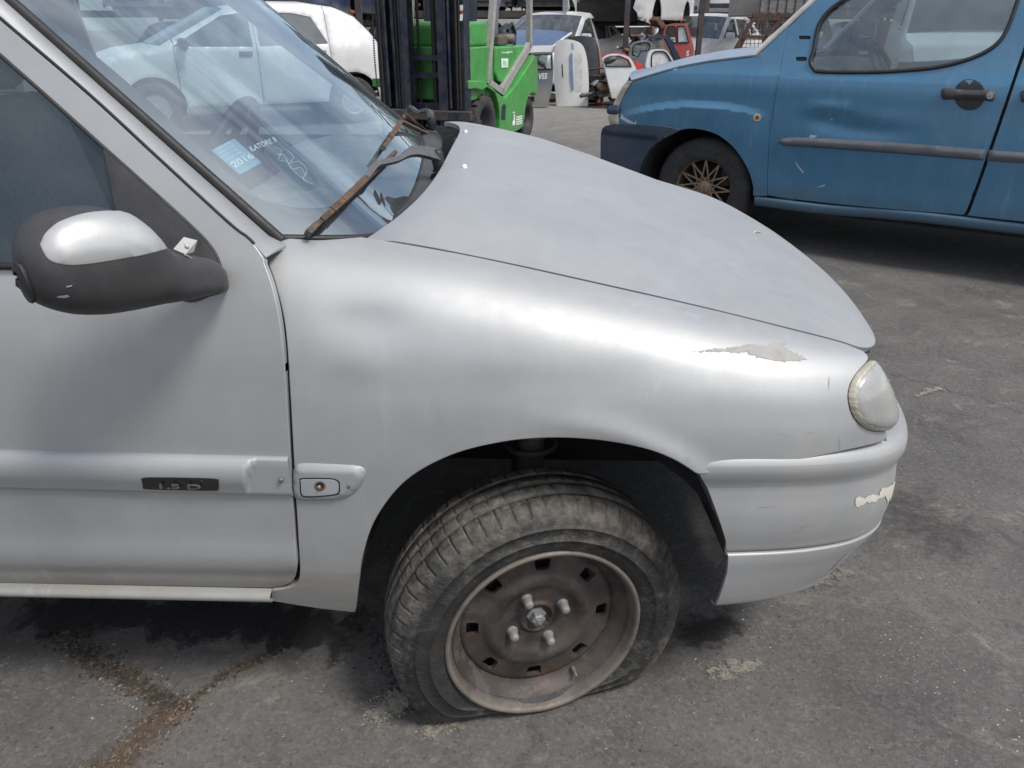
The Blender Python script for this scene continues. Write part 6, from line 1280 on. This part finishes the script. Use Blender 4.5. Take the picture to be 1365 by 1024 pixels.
loose('car_door', 'grey door frame with a rounded empty window', 'door', 13.9, segs([(841, 100), (839.5, 75), (842, 62), (847, 56.5), (862, 54), (870, 60), (869, 78), (862, 100)], [(862, 100), (841, 100)]), M_GREYP, holes=[catmull([(843.5, 72), (844, 62.5), (849, 58), (863, 56.5), (866.5, 61), (864, 66), (855, 68), (850, 75)], 3, True)], glassm=M_PGL, yaw=R(18))
loose('car_door', 'navy door with a slanted window beside the red door', 'door', 14.3, segs([(864, 100), (863, 66), (866, 50), (870, 47.5), (889, 46.8)], [(889, 46.8), (893, 50), (901, 66), (911, 86), (913, 100)], [(913, 100), (864, 100)]), M_NAVY, holes=[np.array([(867.5, 51.5), (886, 49.8), (896, 70), (900, 80), (890, 80), (870, 68)])], glassm=M_PGL, yaw=R(10))
loose('car_door', 'light grey door with a pale window just over the blue bonnet', 'door', 13.4, segs([(858, 104), (862, 80), (866, 70), (872, 66.5), (886, 66.8), (894, 75), (902, 92), (904, 104)], [(904, 104), (858, 104)]), M_SILV2, holes=[catmull([(869, 92), (868.5, 76), (871, 70), (876, 68.5), (886, 69.5), (893, 79), (898, 91), (890, 95), (874, 95)], 3, True)], glassm=M_WPN, yaw=R(16))
rd, rs = loose('car_door', 'faded red van door with two windows, one open and one white', 'door', 15.0, segs([(880, 60), (884, 46), (887.5, 33.5)], [(887.5, 33.5), (900, 31.5), (913, 32.5), (917, 37)], [(917, 37), (921, 50), (924.5, 62), (924, 78), (922, 104)], [(922, 104), (895, 104), (890, 80), (880, 60)]), M_REDP, holes=[np.array([(889, 38), (891, 35.5), (900, 35), (901.5, 57), (898, 57), (888.5, 48)]), np.array([(903, 35.5), (912.5, 35), (918, 56.5), (903.5, 57)])], yaw=R(-14))
panel('window_pane', rs, rs.px([(903, 35.5), (912.5, 35), (918, 56.5), (903.5, 57)]), M_WPN, rd, sp=.3, off=-.01, flange=0)
text_px('lettering', 'S', rs, (914.8, 75.5), (918.5, 74.5), (.2, -7.5), M_LET, rd, .004, bold=.05)
# wire cage
cg = thing('wire_cage', 'rusty folding wire mesh cage leaning over the blue bonnet', 'cage', tuple(wat(1010, 75, 12.0)*(1, 1, 0)), 0); co_ = np.array(cg.location[:])
def cpt(x, y, Y=12.0): return wat(x, y, Y)-co_
M_CAGE = plain('rusty_cage_steel', (.085, .05, .038), .75, .3, .4, 20)
for a, c, w_ in (((1003, 20.5), (1060, 20.5), .05), ((1006, 22), (977, 71), .045), ((993, 49), (983, 71), .045), ((984, 49), (1021, 50), .05), ((1020, 50), (1044, 24), .05), ((1042, 24), (1056, 23.5), .035), ((977, 71), (962, 98), .045), ((983, 71), (968, 98), .045), ((1018, 50), (1017, 100), .04), ((1056, 22), (1052, 100), .04)):
    b = MB(); b.bar(cpt(*a), cpt(*c), w_, w_); b.build('cage_bar', M_CAGE, cg)
b = MB()
for k in range(13): x = 986+5.5*k; b.tube([cpt(x+6, 24, 12.12), cpt(x, 98, 12.12)], .004, 4, caps=False)
for k in range(14): y = 27+5.2*k; b.tube([cpt(992-k, y, 12.12), cpt(1056-k*.4, y, 12.12)], .004, 4, caps=False)
b.build('wire_mesh', M_CAGE, cg)['kind'] = 'stuff'
# ---- scrap heaps of small parts
def heap(x, y, z, sx, sy, sz, n, mats, seed):
    rg = random.Random(seed); bs = [MB() for _ in mats]
    for i in range(n):
        u, v = rg.uniform(-1, 1), rg.uniform(-1, 1); top_ = z+sz*(1-.5*(u*u+v*v)); p = np.array([x+sx*u, y+sy*v, max(.05, rg.uniform(0, 1)**.6*top_)]); b = rg.choice(bs); M3 = Matrix.Rotation(rg.uniform(0, 6.28), 3, 'Z') @ Matrix.Rotation(rg.uniform(-.9, .9), 3, 'X'); k = rg.random()
        if k < .4: b.box(p, (rg.uniform(.06, .34), rg.uniform(.05, .22), rg.uniform(.03, .14)), rot=M3, bev=.012)
        elif k < .6: d = np.array(M3 @ Vector((rg.uniform(.15, .45), 0, 0))); b.tube([p-d, p+d*.1+(0, 0, .04), p+d], rg.uniform(.012, .035), 7)
        elif k < .8: b.lathe([(.0, .03), (.05, .03), (.10, .02), (.12, 0), (.10, -.03)], 14, M=Matrix.Translation(p) @ M3.to_4x4())
        else: b.box(p, (rg.uniform(.15, .35), rg.uniform(.1, .25), .02), rot=M3)
    for b, m in zip(bs, mats):
        if b.v: tag(b.build('scrap_parts', m, None), kind='stuff')
M_ALU = plain('dull_aluminium', (.34, .35, .36), .5, .5, .3, 12); M_OILY = plain('oily_iron', (.045, .04, .036), .6, .4, .4, 20); M_RUSTB = plain('rusty_steel', (.13, .075, .05), .8, .2, .5, 16); M_BLS = plain('blue_scrap', (.04, .09, .20), .5, 0, .2, 8)
heap(-1.95, 12.9, .0, .55, .7, .95, 120, (M_ALU, M_OILY, M_BLS, M_TGW), 3)
heap(2.55, 15.4, .0, .55, .5, 1.28, 150, (M_OILY, M_RUSTB, M_ALU), 5)
heap(.1, 14.4, .0, .6, .4, .55, 60, (M_OILY, M_ALU, M_RUSTB), 8)
heap(1.75, 13.6, .0, .5, .45, .75, 90, (M_OILY, M_GBLK, M_ALU, M_RUSTB), 11)
heap(3.2, 14.2, .0, .9, .5, .7, 90, (M_OILY, M_GREYP, M_ALU), 13)
heap(-.4, 16.0, .0, 1.4, .4, 1.0, 130, (M_OILY, M_ALU, M_RUSTB, M_BLS), 17)
heap(-4.6, 16.1, .0, 1.6, .4, 1.0, 90, (M_OILY, M_ALU, M_RUSTB), 19)
# ------------------------------------------------------------------ rust, grit and stones on the asphalt
def scatter(name, pts, mat, lo, hi, seed, flat=.5):
    rg = np.random.default_rng(seed); V = []; Fc = []; o8 = np.array([(1, 0, 0), (-1, 0, 0), (0, 1, 0), (0, -1, 0), (0, 0, 1), (0, 0, -1)], float); f8 = [(0, 2, 4), (2, 1, 4), (1, 3, 4), (3, 0, 4), (2, 0, 5), (1, 2, 5), (3, 1, 5), (0, 3, 5)]
    for x, y in pts:
        s_ = lo+(hi-lo)*rg.random()**2.5; a = rg.random()*6.28; c, n = math.cos(a), math.sin(a); q = o8*(s_*np.array([1, .4+.6*rg.random(), flat*(.4+.6*rg.random())]))*(1+.35*rg.normal(size=(6, 1))).clip(.4, 1.7); q = np.stack([q[:, 0]*c-q[:, 1]*n, q[:, 0]*n+q[:, 1]*c, q[:, 2]], 1)+(x, y, float(gz(x, y))+s_*.18); b = len(V); V += q.tolist(); Fc += [tuple(i+b for i in f) for f in f8]
    return tag(mesh(name, V, Fc, mat, None, smooth=False), kind='stuff')
gp = lambda x, y: WF.at(x, y, 2, 0.0)[:2]
def along(px, n, w, seed):
    rg = np.random.default_rng(seed); P = catmull([gp(*p) for p in px], 8); cu = np.r_[0, np.cumsum(np.linalg.norm(np.diff(P, axis=0), axis=1))]; t = rg.random(n)*cu[-1]; wob = w*(.45+.55*np.sin(t*23+seed)**2)
    return np.stack([np.interp(t, cu, P[:, 0])+rg.normal(size=n)*wob, np.interp(t, cu, P[:, 1])+rg.normal(size=n)*wob], 1)
M_R1 = plain('rust_grit', (.105, .068, .042), .95, 0, .5, 300); M_R2 = plain('tan_grit', (.24, .20, .145), .95, 0, .4, 300); M_R3 = plain('dark_grit', (.035, .03, .027), .95, 0, .4, 300); M_R4 = plain('pale_grit', (.36, .34, .30), .95, 0, .3, 300)
CA = [(75, 832), (108, 864), (150, 890), (190, 914), (222, 932), (240, 946)]; CB = [(240, 946), (262, 926), (300, 900), (340, 880), (385, 862)]; CC = [(240, 946), (205, 966), (178, 990), (150, 1014), (120, 1045)]
scatter('rust_grit', np.vstack([along(CA[2:], 800, .020, 1), along(CB[:4], 300, .010, 2), along(CC, 1200, .030, 3), along([(290, 905), (330, 882), (370, 868)], 160, .015, 4)]), M_R1, .0008, .0045, 1)
scatter('tan_grit', np.vstack([along(CA, 450, .022, 5), along(CB, 200, .005, 6), along(CC, 420, .030, 7), along([(505, 952), (520, 938), (548, 925)], 500, .016, 8), along([(560, 975), (600, 962)], 120, .014, 9), along([(800, 905), (850, 880)], 90, .02, 19)]), M_R2, .0008, .0045, 2)
scatter('dark_grit', np.vstack([along(CA, 1300, .022, 10), along(CB, 250, .008, 11), along([(500, 840), (520, 900), (560, 950)], 260, .02, 12)]), M_R3, .0008, .006, 3)
rg = np.random.default_rng(5); n = 2600; loose_p = np.stack([rg.uniform(-1.4, 2.6, n), .55+rg.random(n)**1.6*3.4], 1)
clus = np.concatenate([rg.normal(size=(60, 2))*(.03+.05*rg.random())+c for c in np.stack([rg.uniform(-1.0, 2.2, 22), rg.uniform(.6, 2.6, 22)], 1)])
scatter('pale_grit', np.vstack([loose_p[:1300], clus, along([(500, 952), (518, 938), (545, 925)], 420, .016, 13)]), M_R4, .0006, .0032, 4); scatter('dark_grit', loose_p[1300:], M_R3, .0006, .0034, 6)

def strip_patch(name, px, w0, col, seed, thr=(.42, .62), z=.0035, cap=.85):
    P = catmull([gp(*p) for p in px], 8); T = np.gradient(P, axis=0); T /= np.linalg.norm(T, axis=1)[:, None]; Nn = np.stack([-T[:, 1], T[:, 0]], 1); k = np.linspace(-1, 1, 7); rg = np.random.default_rng(seed); ww = w0*(1+.35*rg.normal(size=len(P))).clip(.5, 1.6); G_ = np.zeros((len(P), 7, 3)); G_[..., :2] = P[:, None]+Nn[:, None]*(k[None, :, None]*ww[:, None, None]); G_[..., 2] = gz(G_[..., 0], G_[..., 1])+z
    t = NT(name); n = t.noise(34, 7, .75); d = t.bsdf(base=t.mix(t.ramp(t.noise(120, 4, .7), .35, .65), tuple(c*.6 for c in col), tuple(c*1.4 for c in col)), rough=.95, norm=t.bump(t.noise(160, 4), .7, .003)); tr = t.n('ShaderNodeBsdfTransparent'); mxs = t.n('ShaderNodeMixShader'); at_ = t.n('ShaderNodeAttribute'); at_.attribute_name = 'edge'; t.set(mxs.inputs[0], t.math('MULTIPLY', t.ramp(t.math('SUBTRACT', n, t.math('MULTIPLY', at_.outputs['Fac'], .28)), thr[0]-.14, thr[1]-.14), cap)); t.l(tr.outputs[0], mxs.inputs[1]); t.l(d, mxs.inputs[2]); m = t.done(mxs.outputs[0])
    o = gridsurf(name, G_, m, None); a = o.data.attributes.new('edge', 'FLOAT', 'POINT'); e0 = np.minimum(1, np.arange(len(P))/4)[:, None]; e1 = e0[::-1]; v = np.maximum(np.abs(k)[None, :]**1.5, 1-np.minimum(e0, e1)); a.data.foreach_set('value', v.astype(np.float32).ravel()); tag(o, kind='stuff')
strip_patch('crack_dirt', CA, .042, (.060, .048, .038), 1, (.46, .66), cap=.42); strip_patch('crack_dirt', CB, .020, (.075, .056, .040), 2, (.48, .66), z=.0042, cap=.42); strip_patch('crack_dirt', CC, .060, (.095, .068, .045), 3, (.47, .66), z=.0050, cap=.42)
strip_patch('pale_dust', [(492, 962), (515, 943), (548, 926), (570, 915)], .035, (.27, .25, .215), 4, (.44, .60)); strip_patch('pale_dust', [(560, 985), (590, 968), (625, 960)], .022, (.22, .20, .16), 5, (.46, .60)); strip_patch('pale_dust', [(930, 905), (985, 890), (1030, 880)], .030, (.22, .20, .17), 6, (.50, .62)); strip_patch('pale_dust', [(1060, 790), (1100, 770), (1150, 760)], .03, (.19, .18, .16), 7, (.5, .64)); strip_patch('pale_dust', [(1215, 530), (1240, 520), (1262, 515)], .02, (.24, .23, .21), 8, (.46, .60))
strip_patch('shade_and_oil', [(20, 812), (160, 816), (330, 826), (480, 850)], .065, (.016, .015, .015), 9, (.30, .50), .0030, .7); strip_patch('shade_and_oil', [(900, 850), (950, 838), (985, 825)], .05, (.018, .017, .016), 10, (.36, .56), .003, .6); strip_patch('shade_and_oil', [(1170, 640), (1240, 700), (1330, 740)], .16, (.035, .033, .032), 11, (.44, .70), .003, .35)  # painted dark: oil, and the car's shade deepened along sill and tyre
